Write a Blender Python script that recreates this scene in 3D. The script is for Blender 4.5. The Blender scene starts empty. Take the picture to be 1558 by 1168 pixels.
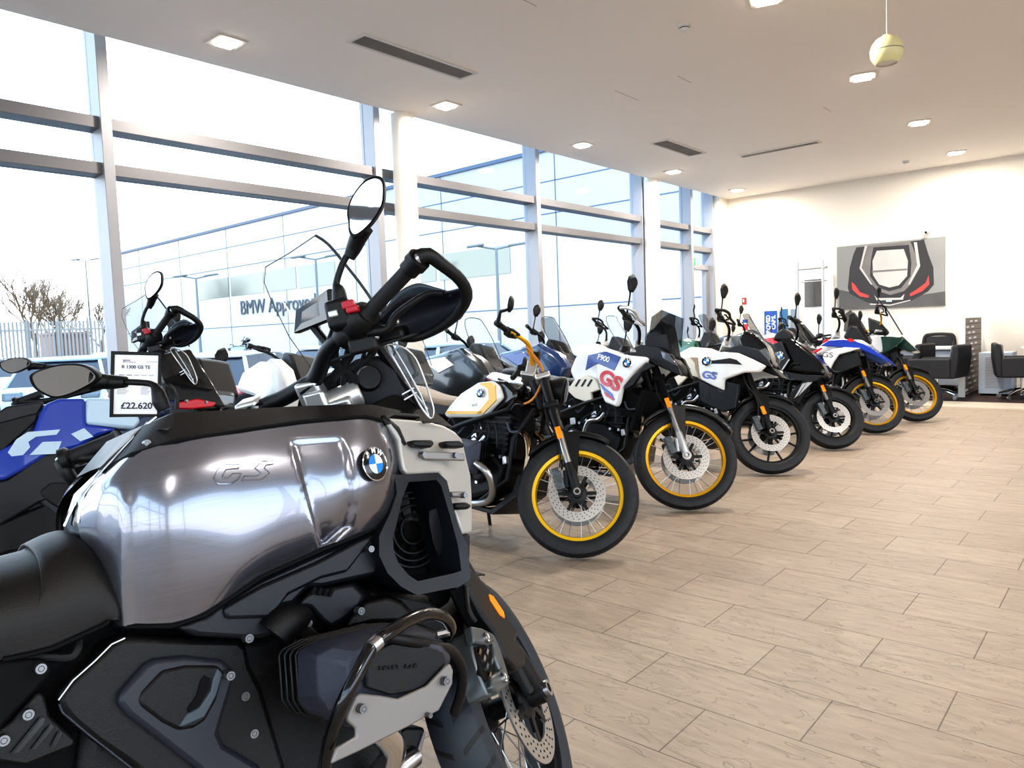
import bpy, math, random
import numpy as np
from mathutils import Matrix, Vector
random.seed(7)
scn = bpy.context.scene
COL = scn.collection
PI = math.pi
R_ = math.radians

# ------------------------------------------------------------------ camera
YAW, PITCH, ROLL, FPX = R_(-41.08988), R_(-4.02846), R_(-2.08866), 1113.06
CAMP = np.array([0, 0, 1.24])
_cy, _sy, _cp, _sp = math.cos(YAW), math.sin(YAW), math.cos(PITCH), math.sin(PITCH)
FWD = np.array([_sy*_cp, _cy*_cp, _sp]); _r = np.array([_cy, -_sy, 0.]); _u = np.cross(_r, FWD)
RT = math.cos(ROLL)*_r + math.sin(ROLL)*_u
UP = -math.sin(ROLL)*_r + math.cos(ROLL)*_u
cd = bpy.data.cameras.new('camera'); cam = bpy.data.objects.new('camera', cd); COL.objects.link(cam)
cd.sensor_width = 36; cd.lens = FPX/1558*36; cd.clip_end = 400; cd.clip_start = 0.02
m = Matrix.Identity(4)
for i in range(3):
    m[i][0] = RT[i]; m[i][1] = UP[i]; m[i][2] = -FWD[i]; m[i][3] = CAMP[i]
cam.matrix_world = m
scn.camera = cam

def ray(x, y):
    d = FWD*FPX + RT*(x-779) - UP*(y-584)
    return d/np.linalg.norm(d)
def H(x, y, ax, val):            # world point seen at a photo pixel on an axis-aligned plane
    d = ray(x, y); t = (val-CAMP[ax])/d[ax]
    return CAMP + t*d
def D(x, y, z):                  # world point at a photo pixel at a depth in metres
    d = ray(x, y); return CAMP + d*z/(d@FWD)

# ------------------------------------------------------------------ materials
def new_mat(name):
    mt = bpy.data.materials.new(name); mt.use_nodes = True
    nt = mt.node_tree; nt.nodes.clear()
    out = nt.nodes.new('ShaderNodeOutputMaterial')
    return mt, nt, out
def lin(c):
    return tuple(((v/255)/12.92 if v/255 <= .04045 else ((v/255+.055)/1.055)**2.4) for v in c)
def P(name, rgb, rough=.5, metal=0., bump=0., bscale=60, coat=0., vary=0., vscale=8, emit=0., spec=.5, stretch=None, aniso=0.):
    mt, nt, out = new_mat(name)
    b = nt.nodes.new('ShaderNodeBsdfPrincipled'); nt.links.new(b.outputs[0], out.inputs[0])
    c = lin(rgb) + (1,)
    b.inputs['Base Color'].default_value = c
    b.inputs['Roughness'].default_value = rough; b.inputs['Metallic'].default_value = metal
    b.inputs['Coat Weight'].default_value = coat; b.inputs['Coat Roughness'].default_value = .04
    b.inputs['Specular IOR Level'].default_value = spec
    if emit:
        b.inputs['Emission Color'].default_value = c; b.inputs['Emission Strength'].default_value = emit
    tc = nt.nodes.new('ShaderNodeTexCoord')
    mp = nt.nodes.new('ShaderNodeMapping'); nt.links.new(tc.outputs['Object'], mp.inputs[0])
    if stretch: mp.inputs['Scale'].default_value = stretch
    if vary:
        n = nt.nodes.new('ShaderNodeTexNoise'); n.inputs['Scale'].default_value = vscale; n.inputs['Detail'].default_value = 5
        nt.links.new(mp.outputs[0], n.inputs['Vector'])
        mx = nt.nodes.new('ShaderNodeMix'); mx.data_type = 'RGBA'
        mx.inputs[6].default_value = tuple(v*(1-vary) for v in c[:3])+(1,); mx.inputs[7].default_value = tuple(min(1, v*(1+vary)) for v in c[:3])+(1,)
        nt.links.new(n.outputs[0], mx.inputs[0]); nt.links.new(mx.outputs[2], b.inputs['Base Color'])
    if bump:
        n = nt.nodes.new('ShaderNodeTexNoise'); n.inputs['Scale'].default_value = bscale; n.inputs['Detail'].default_value = 3
        nt.links.new(mp.outputs[0], n.inputs['Vector'])
        bp = nt.nodes.new('ShaderNodeBump'); bp.inputs['Strength'].default_value = bump; bp.inputs['Distance'].default_value = .01
        nt.links.new(n.outputs[0], bp.inputs['Height']); nt.links.new(bp.outputs[0], b.inputs['Normal'])
    return mt
def GLASS(name, tint=(1, 1, 1), refl=.08, rough=.02, body=0., bodycol=(200, 210, 215)):
    mt, nt, out = new_mat(name)
    tr = nt.nodes.new('ShaderNodeBsdfTransparent'); tr.inputs[0].default_value = tuple(tint)+(1,)
    gl = nt.nodes.new('ShaderNodeBsdfGlossy'); gl.inputs['Roughness'].default_value = rough
    lw = nt.nodes.new('ShaderNodeLayerWeight'); lw.inputs[0].default_value = refl*3
    mx = nt.nodes.new('ShaderNodeMixShader')
    src = tr.outputs[0]
    if body:
        df = nt.nodes.new('ShaderNodeBsdfDiffuse'); df.inputs[0].default_value = lin(bodycol)+(1,)
        m2 = nt.nodes.new('ShaderNodeMixShader'); m2.inputs[0].default_value = body
        nt.links.new(tr.outputs[0], m2.inputs[1]); nt.links.new(df.outputs[0], m2.inputs[2]); src = m2.outputs[0]
    nt.links.new(lw.outputs['Fresnel'], mx.inputs[0]); nt.links.new(src, mx.inputs[1]); nt.links.new(gl.outputs[0], mx.inputs[2])
    nt.links.new(mx.outputs[0], out.inputs[0])
    return mt

M = {}
M['black'] = P('black_plastic', (9, 10, 12), .45, spec=.35, bump=.15, bscale=500)
M['blackgloss'] = P('black_gloss', (6, 6, 8), .14, coat=.3)
M['blackmat'] = P('black_matt', (6, 6, 8), .75, spec=.2)
M['satin'] = P('dark_satin_plastic', (16, 20, 27), .42, spec=.4, bump=.08, bscale=700)
M['boltsteel'] = P('bolt_steel', (120, 120, 122), .35, metal=.9)
M['cover'] = P('grey_cover_plastic', (34, 38, 48), .42, spec=.4)
M['shield'] = P('handguard_shield_plastic', (56, 68, 78), .4)
M['topdeck'] = P('brown_black_satin', (26, 23, 22), .42, spec=.4, bump=.05, bscale=600)
M['engine'] = P('engine_grey', (66, 70, 82), .42, metal=.5, bump=.3, bscale=900)
M['enginedark'] = P('engine_black', (11, 11, 14), .45, metal=.4, bump=.2, bscale=400)
M['silver'] = P('silver_metal', (205, 205, 205), .35, metal=.75)
M['alu'] = P('aluminium_plate', (128, 124, 122), .45, metal=.35)
M['alu_white'] = P('pale_aluminium', (176, 174, 170), .4, metal=.35)
M['chrome'] = P('chrome', (225, 225, 225), .08, metal=1)
M['steel'] = P('brushed_steel', (180, 180, 182), .28, metal=1)
M['bronze'] = P('heated_exhaust_steel', (150, 128, 105), .22, metal=1, vary=.3, vscale=12)
M['gold'] = P('gold_anodised', (222, 164, 20), .3, metal=.55)
M['goldyellow'] = P('yellow_anodised', (240, 190, 25), .3, metal=.35)
M['leather'] = P('seat_leather', (20, 18, 17), .5, bump=.12, bscale=350, spec=.35)
M['tanseat'] = P('tan_leather', (160, 140, 118), .6, bump=.2, bscale=300)
M['rubber'] = P('rubber', (14, 15, 17), .65, bump=.1, bscale=300)
M['white'] = P('white_paint', (236, 236, 232), .2, coat=.6)
M['cream'] = P('cream_paint', (226, 218, 200), .3, coat=.3)
M['whitematt'] = P('white_matt', (235, 233, 228), .6)
M['blue'] = P('blue_paint', (28, 62, 170), .18, coat=.7)
M['blue2'] = P('racing_blue', (30, 60, 140), .2, coat=.7)
M['navy'] = P('navy_paint', (26, 50, 92), .2, coat=.7)
M['lightblue'] = P('pale_blue_paint', (190, 215, 235), .25, coat=.4)
M['red'] = P('red_paint', (205, 25, 45), .25, coat=.5)
M['redsoft'] = P('red_seat', (205, 60, 60), .5)
M['orange'] = P('orange_paint', (225, 72, 28), .22, coat=.6)
M['yellow'] = P('yellow_paint', (240, 180, 20), .3, coat=.4)
M['green'] = P('dark_green_paint', (20, 52, 44), .18, coat=.7)
M['greenl'] = P('green_paint', (60, 105, 90), .25, coat=.7)
M['greypaint'] = P('graphite_paint', (70, 72, 74), .2, metal=.5, coat=.6)
M['amber'] = P('amber_reflector', (245, 130, 10), .25, emit=.25)
M['disc'] = P('brake_disc_steel', (190, 190, 190), .3, metal=.9)
M['caliper'] = P('caliper_grey', (92, 100, 104), .35, metal=.6)
M['mirror'] = P('mirror_glass', (200, 205, 210), .02, metal=1)
M['screen'] = P('display_glass', (40, 46, 52), .06, coat=1)
M['clear'] = GLASS('clear_screen', (.96, .97, .98), .06, body=.05)
M['clearedge'] = P('screen_edge', (60, 62, 66), .2)
M['smoke'] = GLASS('smoked_screen', (.42, .42, .42), .08, body=.1, bodycol=(90, 90, 92))
M['lens'] = GLASS('lamp_lens', (.8, .82, .85), .15, body=.35, bodycol=(150, 155, 160))
M['redbtn'] = P('red_switch', (170, 20, 40), .35)
M['emblemblue'] = P('emblem_blue', (30, 130, 215), .25, coat=.6)
M['emblemwhite'] = P('emblem_white', (240, 240, 240), .25, coat=.6)
M['orangewire'] = P('orange_hose', (205, 130, 40), .5)

def tankmat():
    mt, nt, out = new_mat('brushed_tank_metal')
    b = nt.nodes.new('ShaderNodeBsdfPrincipled'); nt.links.new(b.outputs[0], out.inputs[0])
    b.inputs['Metallic'].default_value = .85; b.inputs['Roughness'].default_value = .2
    b.inputs['Coat Weight'].default_value = 1; b.inputs['Coat Roughness'].default_value = .02
    tc = nt.nodes.new('ShaderNodeTexCoord'); mp = nt.nodes.new('ShaderNodeMapping'); mp.inputs['Scale'].default_value = (3, 3, 260)
    n = nt.nodes.new('ShaderNodeTexNoise'); n.inputs['Scale'].default_value = 4; n.inputs['Detail'].default_value = 3
    nt.links.new(tc.outputs['Object'], mp.inputs[0]); nt.links.new(mp.outputs[0], n.inputs['Vector'])
    mx = nt.nodes.new('ShaderNodeMix'); mx.data_type = 'RGBA'
    mx.inputs[6].default_value = lin((112, 114, 124))+(1,); mx.inputs[7].default_value = lin((142, 143, 154))+(1,)
    nt.links.new(n.outputs[0], mx.inputs[0]); nt.links.new(mx.outputs[2], b.inputs['Base Color'])
    return mt
M['tank'] = tankmat()

def tyremat(name, nchev=26, R=.33, w=.06, base=(19, 21, 25), gw=.13):
    mt, nt, out = new_mat(name)
    b = nt.nodes.new('ShaderNodeBsdfPrincipled'); nt.links.new(b.outputs[0], out.inputs[0])
    b.inputs['Roughness'].default_value = .58; b.inputs['Base Color'].default_value = lin(base)+(1,)
    tc = nt.nodes.new('ShaderNodeTexCoord'); sx = nt.nodes.new('ShaderNodeSeparateXYZ'); nt.links.new(tc.outputs['Object'], sx.inputs[0])
    def mth(op, a, c=None, v=None):
        k = nt.nodes.new('ShaderNodeMath'); k.operation = op
        if hasattr(a, 'links'): nt.links.new(a, k.inputs[0])
        else: k.inputs[0].default_value = a
        if c is not None:
            if hasattr(c, 'links'): nt.links.new(c, k.inputs[1])
            else: k.inputs[1].default_value = c
        return k.outputs[0]
    ang = mth('ARCTAN2', sx.outputs[2], sx.outputs[0])
    ay = mth('ABSOLUTE', sx.outputs[1])
    ph = mth('ADD', mth('MULTIPLY', ang, nchev/(2*PI)), mth('MULTIPLY', ay, 9.0))
    fr = mth('FRACT', ph)
    g1 = mth('LESS_THAN', fr, gw)
    band = mth('GREATER_THAN', ay, .012)
    rr = mth('SQRT', mth('ADD', mth('MULTIPLY', sx.outputs[0], sx.outputs[0]), mth('MULTIPLY', sx.outputs[2], sx.outputs[2])))
    tread = mth('GREATER_THAN', rr, R-.035)
    g = mth('MULTIPLY', mth('MULTIPLY', g1, band), tread)
    inv = mth('SUBTRACT', 1.0, g)
    bp = nt.nodes.new('ShaderNodeBump'); bp.inputs['Strength'].default_value = .9; bp.inputs['Distance'].default_value = .006
    nt.links.new(inv, bp.inputs['Height']); nt.links.new(bp.outputs[0], b.inputs['Normal'])
    mx = nt.nodes.new('ShaderNodeMix'); mx.data_type = 'RGBA'
    mx.inputs[6].default_value = lin(base)+(1,); mx.inputs[7].default_value = lin((8, 8, 10))+(1,)
    nt.links.new(g, mx.inputs[0]); nt.links.new(mx.outputs[2], b.inputs['Base Color'])
    return mt
M['tyre'] = tyremat('tyre_rubber')

def floormat():
    mt, nt, out = new_mat('stone_tiles')
    b = nt.nodes.new('ShaderNodeBsdfPrincipled'); nt.links.new(b.outputs[0], out.inputs[0])
    tc = nt.nodes.new('ShaderNodeTexCoord'); mp = nt.nodes.new('ShaderNodeMapping')
    nt.links.new(tc.outputs['Object'], mp.inputs[0])
    # courses run along x (0.3 m in y), tiles 0.6 m long, half bond
    mp.inputs['Location'].default_value = (0.155, -0.007, 0)
    br = nt.nodes.new('ShaderNodeTexBrick'); nt.links.new(mp.outputs[0], br.inputs['Vector'])
    br.offset = .5; br.inputs['Scale'].default_value = 1; br.inputs['Brick Width'].default_value = .604; br.inputs['Row Height'].default_value = .3005
    br.inputs['Mortar Size'].default_value = .0022; br.inputs['Mortar Smooth'].default_value = .3; br.inputs['Bias'].default_value = 0
    br.inputs['Color1'].default_value = lin((168, 150, 132))+(1,); br.inputs['Color2'].default_value = lin((177, 159, 140))+(1,); br.inputs['Mortar'].default_value = lin((112, 98, 84))+(1,)
    st = nt.nodes.new('ShaderNodeMapping'); st.inputs['Scale'].default_value = (1.6, 9, 1); nt.links.new(tc.outputs['Object'], st.inputs[0])
    n = nt.nodes.new('ShaderNodeTexNoise'); n.inputs['Scale'].default_value = 3.2; n.inputs['Detail'].default_value = 9; n.inputs['Roughness'].default_value = .65
    nt.links.new(st.outputs[0], n.inputs['Vector'])
    cr = nt.nodes.new('ShaderNodeValToRGB'); cr.color_ramp.elements[0].position = .3; cr.color_ramp.elements[0].color = (.76, .755, .76, 1)
    cr.color_ramp.elements[1].position = .72; cr.color_ramp.elements[1].color = (1.05, 1.04, 1.03, 1)
    nt.links.new(n.outputs[0], cr.inputs[0])
    mx = nt.nodes.new('ShaderNodeMix'); mx.data_type = 'RGBA'; mx.blend_type = 'MULTIPLY'; mx.inputs[0].default_value = 1
    nt.links.new(br.outputs[0], mx.inputs[6]); nt.links.new(cr.outputs[0], mx.inputs[7]); nt.links.new(mx.outputs[2], b.inputs['Base Color'])
    # fine chiselled relief
    n2 = nt.nodes.new('ShaderNodeTexNoise'); n2.inputs['Scale'].default_value = 7; n2.inputs['Detail'].default_value = 7; n2.inputs['Distortion'].default_value = .8
    s2 = nt.nodes.new('ShaderNodeMapping'); s2.inputs['Scale'].default_value = (1, 2.4, 1); nt.links.new(tc.outputs['Object'], s2.inputs[0]); nt.links.new(s2.outputs[0], n2.inputs['Vector'])
    # sparse chips
    v = nt.nodes.new('ShaderNodeTexNoise'); v.inputs['Scale'].default_value = 5; v.inputs['Detail'].default_value = 2; v.inputs['Distortion'].default_value = 2.5
    nt.links.new(s2.outputs[0], v.inputs['Vector'])
    c2 = nt.nodes.new('ShaderNodeValToRGB'); e = c2.color_ramp.elements; e[0].position = .60; e[0].color = (1, 1, 1, 1); e[1].position = .64; e[1].color = (1, 1, 1, 1)
    k = c2.color_ramp.elements.new(.62); k.color = (0, 0, 0, 1)
    nt.links.new(v.outputs[0], c2.inputs[0])
    ad = nt.nodes.new('ShaderNodeMath'); ad.operation = 'ADD'; nt.links.new(n2.outputs[0], ad.inputs[0])
    m3 = nt.nodes.new('ShaderNodeMath'); m3.operation = 'MULTIPLY'; m3.inputs[1].default_value = .35; nt.links.new(c2.outputs[0], m3.inputs[0]); nt.links.new(m3.outputs[0], ad.inputs[1])
    m4 = nt.nodes.new('ShaderNodeMath'); m4.operation = 'MULTIPLY'; m4.inputs[1].default_value = -.8; nt.links.new(br.outputs[1], m4.inputs[0])
    a2 = nt.nodes.new('ShaderNodeMath'); a2.operation = 'ADD'; nt.links.new(ad.outputs[0], a2.inputs[0]); nt.links.new(m4.outputs[0], a2.inputs[1])
    bp = nt.nodes.new('ShaderNodeBump'); bp.inputs['Strength'].default_value = .8; bp.inputs['Distance'].default_value = .008
    nt.links.new(a2.outputs[0], bp.inputs['Height']); nt.links.new(bp.outputs[0], b.inputs['Normal'])
    b.inputs['Roughness'].default_value = .52; b.inputs['Specular IOR Level'].default_value = .45
    return mt
M['floor'] = floormat()
M['carpet'] = P('brown_carpet', (62, 46, 42), .95, bump=.6, bscale=250, vary=.3, vscale=60)
M['strip'] = P('threshold_stone', (205, 192, 174), .4, vary=.08)
M['ceiling'] = P('ceiling_paint', (248, 240, 232), .9)
M['wall'] = P('wall_paint', (234, 226, 214), .85)
M['column'] = P('column_paint', (238, 232, 220), .5)
M['mullion'] = P('grey_powder_coat', (158, 158, 162), .45, metal=.2)
M['transom'] = P('grey_transom', (120, 118, 120), .5, metal=.2)
M['pane'] = GLASS('window_glass', (.985, .99, 1), .016)
M['skysheenglass'] = GLASS('sky_sheen_tinted_glass', (.86, .92, .985), .016)  # blue tint paints in the sky sheen of the facade behind these panes
M['grille'] = P('vent_grille', (140, 134, 128), .6)
M['fitting'] = P('fitting_white', (222, 216, 208), .5)
M['lamp'] = P('lamp_glow', (255, 244, 225), .5, emit=14)
M['signblue'] = P('sign_blue', (38, 84, 170), .5)
M['signtext'] = P('sign_white', (235, 238, 245), .5)
M['signred'] = P('sign_red', (205, 50, 60), .5)
M['signgreen'] = P('sign_green', (40, 160, 90), .5, emit=.4)
M['chairblack'] = P('black_upholstery', (18, 18, 22), .6, bump=.1, bscale=200)
M['chairgrey'] = P('grey_upholstery', (120, 118, 114), .7)
M['desk'] = P('desk_white', (238, 238, 236), .4)
M['cab'] = P('pale_blue_grey_steel', (190, 200, 212), .45)
M['divider'] = P('grey_wood_slats', (135, 122, 114), .6, vary=.25, vscale=5, stretch=(1, 1, 12))
M['pendant'] = P('cream_globe', (232, 224, 170), .35)
M['paper'] = P('paper', (248, 248, 255), .6)
M['ink'] = P('ink', (60, 60, 66), .7)
M['inksoft'] = P('pale_ink', (150, 150, 162), .7)
# outdoors
M['facade'] = P('facade_panels', (186, 182, 178), .6)
M['facadeline'] = P('facade_joint', (84, 94, 112), .6)
M['facadeglass'] = P('facade_window', (128, 132, 122), .12, metal=.3)
M['signgrey'] = P('facade_lettering', (70, 74, 80), .6)
M['asphalt'] = P('asphalt', (120, 118, 116), .9, vary=.1)
M['carwhite'] = P('car_white', (225, 228, 232), .2, coat=.6)
M['carblue'] = P('car_pale_blue', (175, 196, 212), .2, coat=.6)
M['carglass'] = P('car_glass', (40, 46, 58), .08, coat=.3)
M['bark'] = P('bare_branches', (120, 98, 74), .9)
M['fence'] = P('fence_steel', (138, 134, 130), .6)
M['lamppost'] = P('lamp_post_grey', (105, 112, 116), .5)
M['brick'] = P('dull_red_brick', (176, 138, 122), .9, vary=.15)

# ------------------------------------------------------------------ mesh builder
class MB:
    def __init__(s): s.v = []; s.f = []
    def add(s, vs, fs):
        o = len(s.v); s.v += [tuple(float(c) for c in p) for p in vs]; s.f += [tuple(i+o for i in f) for f in fs]; return s
    def box(s, x0, x1, y0, y1, z0, z1):
        vs = [(x, y, z) for x in (x0, x1) for y in (y0, y1) for z in (z0, z1)]
        return s.add(vs, [(0, 1, 3, 2), (4, 6, 7, 5), (0, 4, 5, 1), (2, 3, 7, 6), (0, 2, 6, 4), (1, 5, 7, 3)])
    def obox(s, c, ax, ay, az):         # oriented box: centre and three half-vectors
        c, ax, ay, az = map(np.array, (c, ax, ay, az))
        vs = [c+i*ax+j*ay+k*az for i in (-1, 1) for j in (-1, 1) for k in (-1, 1)]
        return s.add(vs, [(0, 1, 3, 2), (4, 6, 7, 5), (0, 4, 5, 1), (2, 3, 7, 6), (0, 2, 6, 4), (1, 5, 7, 3)])
    def tube(s, pts, r, n=10, closed=False, caps=True, smooth=0):
        pts = [np.array(p, float) for p in pts]
        if smooth and len(pts) > 2:
            rr = r if hasattr(r, '__len__') else [r]*len(pts)
            pts, r = catmull(pts, rr, smooth, closed)
        k = len(pts); rr = r if hasattr(r, '__len__') else [r]*k
        ref = None; vs = []
        for i, p in enumerate(pts):
            if closed: t = pts[(i+1) % k]-pts[i-1]
            else: t = pts[min(i+1, k-1)]-pts[max(i-1, 0)]
            t = t/(np.linalg.norm(t)+1e-12)
            if ref is None:
                ref = np.array([0, 0, 1.]) if abs(t[2]) < .9 else np.array([1., 0, 0])
            a = ref-t*(ref@t); a /= (np.linalg.norm(a)+1e-12); ref = a; b = np.cross(t, a)
            for j in range(n):
                an = 2*PI*j/n; vs.append(p+(a*math.cos(an)+b*math.sin(an))*rr[i])
        fs = []
        for i in range(k if closed else k-1):
            i2 = (i+1) % k
            for j in range(n):
                j2 = (j+1) % n; fs.append((i*n+j, i*n+j2, i2*n+j2, i2*n+j))
        if caps and not closed:
            fs.append(tuple(range(n))[::-1]); fs.append(tuple((k-1)*n+j for j in range(n)))
        return s.add(vs, fs)
    def cyl(s, p0, p1, r0, r1=None, n=20): return s.tube([p0, p1], [r0, r0 if r1 is None else r1], n)
    def lathe(s, prof, n=40, c=(0, 0, 0), closed=False, axis='y', a0=0, a1=2*PI):
        vs = []; k = len(prof); full = abs(a1-a0-2*PI) < 1e-6; nn = n if full else n+1
        for j in range(nn):
            a = a0+(a1-a0)*j/n
            for (r, h) in prof:
                if axis == 'y': q = (c[0]+r*math.cos(a), c[1]+h, c[2]+r*math.sin(a))
                elif axis == 'z': q = (c[0]+r*math.cos(a), c[1]+r*math.sin(a), c[2]+h)
                else: q = (c[0]+h, c[1]+r*math.cos(a), c[2]+r*math.sin(a))
                vs.append(q)
        fs = []
        for j in range(n):
            j2 = (j+1) % nn
            for i in range(k if closed else k-1):
                i2 = (i+1) % k; fs.append((j*k+i, j2*k+i, j2*k+i2, j*k+i2))
        return s.add(vs, fs)
    def prism(s, poly, a, b, plane='xz'):   # poly of 2D points extruded along the third axis
        n = len(poly)
        f = {'xz': lambda p, t: (p[0], t, p[1]), 'xy': lambda p, t: (p[0], p[1], t), 'yz': lambda p, t: (t, p[0], p[1])}[plane]
        vs = [f(p, a) for p in poly]+[f(p, b) for p in poly]
        return s.add(vs, [tuple(range(n)), tuple(range(2*n-1, n-1, -1))]+[(i, i+n, (i+1) % n+n, (i+1) % n) for i in range(n)])
    def sphere(s, c, r, n=16, sc=(1, 1, 1)):
        vs = []; fs = []; m_ = n//2
        for i in range(m_+1):
            t = PI*i/m_
            for j in range(n):
                a = 2*PI*j/n; vs.append((c[0]+r*sc[0]*math.sin(t)*math.cos(a), c[1]+r*sc[1]*math.sin(t)*math.sin(a), c[2]+r*sc[2]*math.cos(t)))
        for i in range(m_):
            for j in range(n): fs.append((i*n+j, (i+1)*n+j, (i+1)*n+(j+1) % n, i*n+(j+1) % n))
        return s.add(vs, fs)
    def grid(s, rows, close_u=False):
        h = len(rows); w = len(rows[0]); vs = [p for r in rows for p in r]; fs = []
        for i in range(h-1):
            for j in range(w if close_u else w-1): fs.append((i*w+j, i*w+(j+1) % w, (i+1)*w+(j+1) % w, (i+1)*w+j))
        return s.add(vs, fs)
    def slab(s, pts, off):             # closed plate: a 3D outline and its offset copy
        n = len(pts); p = [np.array(q, float) for q in pts]; o = np.array(off, float)
        return s.add(p+[q+o for q in p], [tuple(range(n)), tuple(range(2*n-1, n-1, -1))]+[(i, i+n, (i+1) % n+n, (i+1) % n) for i in range(n)])
    def rings(s, rings_, cap0=True, cap1=True):   # loft between outlines of equal count
        n = len(rings_[0]); vs = [p for r in rings_ for p in r]; fs = []
        for k in range(len(rings_)-1):
            for i in range(n): fs.append((k*n+i, k*n+(i+1) % n, (k+1)*n+(i+1) % n, (k+1)*n+i))
        if cap0: fs.append(tuple(range(n))[::-1])
        if cap1: fs.append(tuple((len(rings_)-1)*n+i for i in range(n)))
        return s.add(vs, fs)
    def mirror(s):
        n = len(s.v); s.v += [(x, -y, z) for x, y, z in s.v]; s.f += [tuple(i+n for i in reversed(f)) for f in list(s.f)]; return s
    def xf(s, mt):
        s.v = [tuple(mt @ Vector(p)) for p in s.v]; return s

def catmull(pts, rr, sub, closed=False):
    k = len(pts); P_ = []; Q = []
    rng = range(k) if closed else range(k-1)
    for i in rng:
        g = (lambda q: q % k) if closed else (lambda q: min(max(q, 0), k-1))
        p0, p1, p2, p3 = pts[g(i-1)], pts[g(i)], pts[g(i+1)], pts[g(i+2)]
        for j in range(sub):
            t = j/sub
            P_.append(.5*((2*p1)+(-p0+p2)*t+(2*p0-5*p1+4*p2-p3)*t*t+(-p0+3*p1-3*p2+p3)*t**3)); Q.append(rr[g(i)]*(1-t)+rr[g(i+1)]*t)
    if not closed: P_.append(pts[-1]); Q.append(rr[-1])
    return P_, Q
def smoothgrid(rows, su, sv):
    a = [catmull([np.array(p, float) for p in r], [0]*len(r), su)[0] for r in rows]
    cols = list(zip(*a)); b = [catmull(list(c), [0]*len(c), sv)[0] for c in cols]
    return [list(r) for r in zip(*b)]

def link(name, data, mat=None, parent=None):
    o = bpy.data.objects.new(name, data); COL.objects.link(o)
    if mat is not None: data.materials.append(mat)
    if parent is not None: o.parent = parent
    return o
def obj(name, mb, mat, parent=None, bevel=0, seg=2, sub=0, solid=0, sharp=40, local=None, flat=False):
    me = bpy.data.meshes.new(name); me.from_pydata(mb.v, [], mb.f); me.validate(); me.update()
    import bmesh
    bm = bmesh.new(); bm.from_mesh(me); bmesh.ops.remove_doubles(bm, verts=bm.verts, dist=1e-6); bmesh.ops.recalc_face_normals(bm, faces=bm.faces); bm.to_mesh(me); bm.free()
    if not flat:
        me.shade_smooth(); me.set_sharp_from_angle(angle=R_(sharp))
    o = link(name, me, mat, parent)
    if solid:
        q = o.modifiers.new('solid', 'SOLIDIFY'); q.thickness = solid; q.offset = 0
    if bevel:
        q = o.modifiers.new('bevel', 'BEVEL'); q.width = bevel; q.segments = seg; q.limit_method = 'ANGLE'; q.angle_limit = R_(30); q.harden_normals = False
    if sub:
        q = o.modifiers.new('sub', 'SUBSURF'); q.levels = sub; q.render_levels = sub
    if local is not None: o.matrix_local = local
    return o
def tag(o, label=None, cat=None, group=None, kind=None):
    if label: o['label'] = label
    if cat: o['category'] = cat
    if group: o['group'] = group
    if kind: o['kind'] = kind
    return o
def empty(name, loc=(0, 0, 0), rz=0, label=None, cat=None, group=None):
    o = bpy.data.objects.new(name, None); COL.objects.link(o); o.location = loc; o.rotation_euler = (0, 0, rz); o.empty_display_size = .1
    return tag(o, label, cat, group)
def struct(name, mb, mat, **k): return tag(obj(name, mb, mat, **k), kind='structure')
def text(name, s, size, mat, mtx, parent=None, ext=.0005, align='CENTER', bold=0, sx=1):
    c = bpy.data.curves.new(name, 'FONT'); c.body = s; c.size = size; c.extrude = ext; c.align_x = align; c.align_y = 'CENTER'; c.offset = bold
    tmp = link('lettering_source', c); dg = bpy.context.evaluated_depsgraph_get(); me = bpy.data.meshes.new_from_object(tmp.evaluated_get(dg)); bpy.data.objects.remove(tmp)
    me.materials.clear(); o = link(name, me, mat, parent)
    o.matrix_local = mtx @ Matrix.Diagonal((sx, 1, 1, 1))
    return o
def frame(o, x, y):       # matrix whose x axis is text direction, y up, z facing
    x = Vector(x).normalized(); z = x.cross(Vector(y)).normalized(); y = z.cross(x)
    mt = Matrix.Identity(4)
    for i in range(3): mt[i][0] = x[i]; mt[i][1] = y[i]; mt[i][2] = z[i]; mt[i][3] = o[i]
    return mt

# ================================================================== THE ROOM
WX, CZ, FY = -6.9, 3.8, 14.5          # glass line, ceiling height, far wall
GZ = 4.25
struct('floor', MB().box(-7.2, 7, -6, 11.4, -.1, 0).box(-7.2, 7, 11.4, FY+.1, -.1, 0), M['floor'])
struct('floor_carpet', MB().box(-6.6, 7, 12.15, FY, 0, .008), M['carpet'])
struct('trim_1', MB().box(-6.6, 7, 11.42, 12.15, 0, .012), M['strip'])
struct('ceiling', MB().box(-6.56, 7, -6, FY+.2, CZ, CZ+.12).box(-6.56, -6.48, -6, FY, CZ+.12, GZ).box(-7.2, -6.5, -6, FY+.2, GZ, GZ+.1), M['ceiling'])
struct('wall_far', MB().box(-7.2, 7, FY, FY+.2, 0, GZ), M['wall'])
struct('wall_pilaster', MB().box(-7.0, -6.58, 14.12, FY, 0, GZ), M['wall'])
b = MB().box(-7.2, 7, -6.2, -6, 0, .3).box(-7.2, 7, -6.2, -6, 3.72, GZ).box(-7.2, -6.9, -6.2, -6, .3, 3.72).box(6.6, 7, -6.2, -6, .3, 3.72)
struct('wall_back', b, M['wall'])
struct('trim_40', MB().box(-6.9, 6.6, -6.15, -5.95, 2.55, 2.70), M['transom']); struct('trim_41', MB().box(-6.9, 6.6, -6.15, -5.95, 1.25, 1.33), M['transom'])
for k in range(5): struct('trim_%d' % (42+k), MB().box(-4.3+k*2.2, -4.2+k*2.2, -6.15, -5.93, .3, 3.72), M['mullion'])
struct('window_10', MB().box(-6.9, 6.6, -6.1, -6.09, .3, 3.72), M['pane'])
b = MB()
b.box(6.9, 7.1, -6, FY, 0, .35); b.box(6.9, 7.1, -6, FY, 3.65, GZ)
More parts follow.
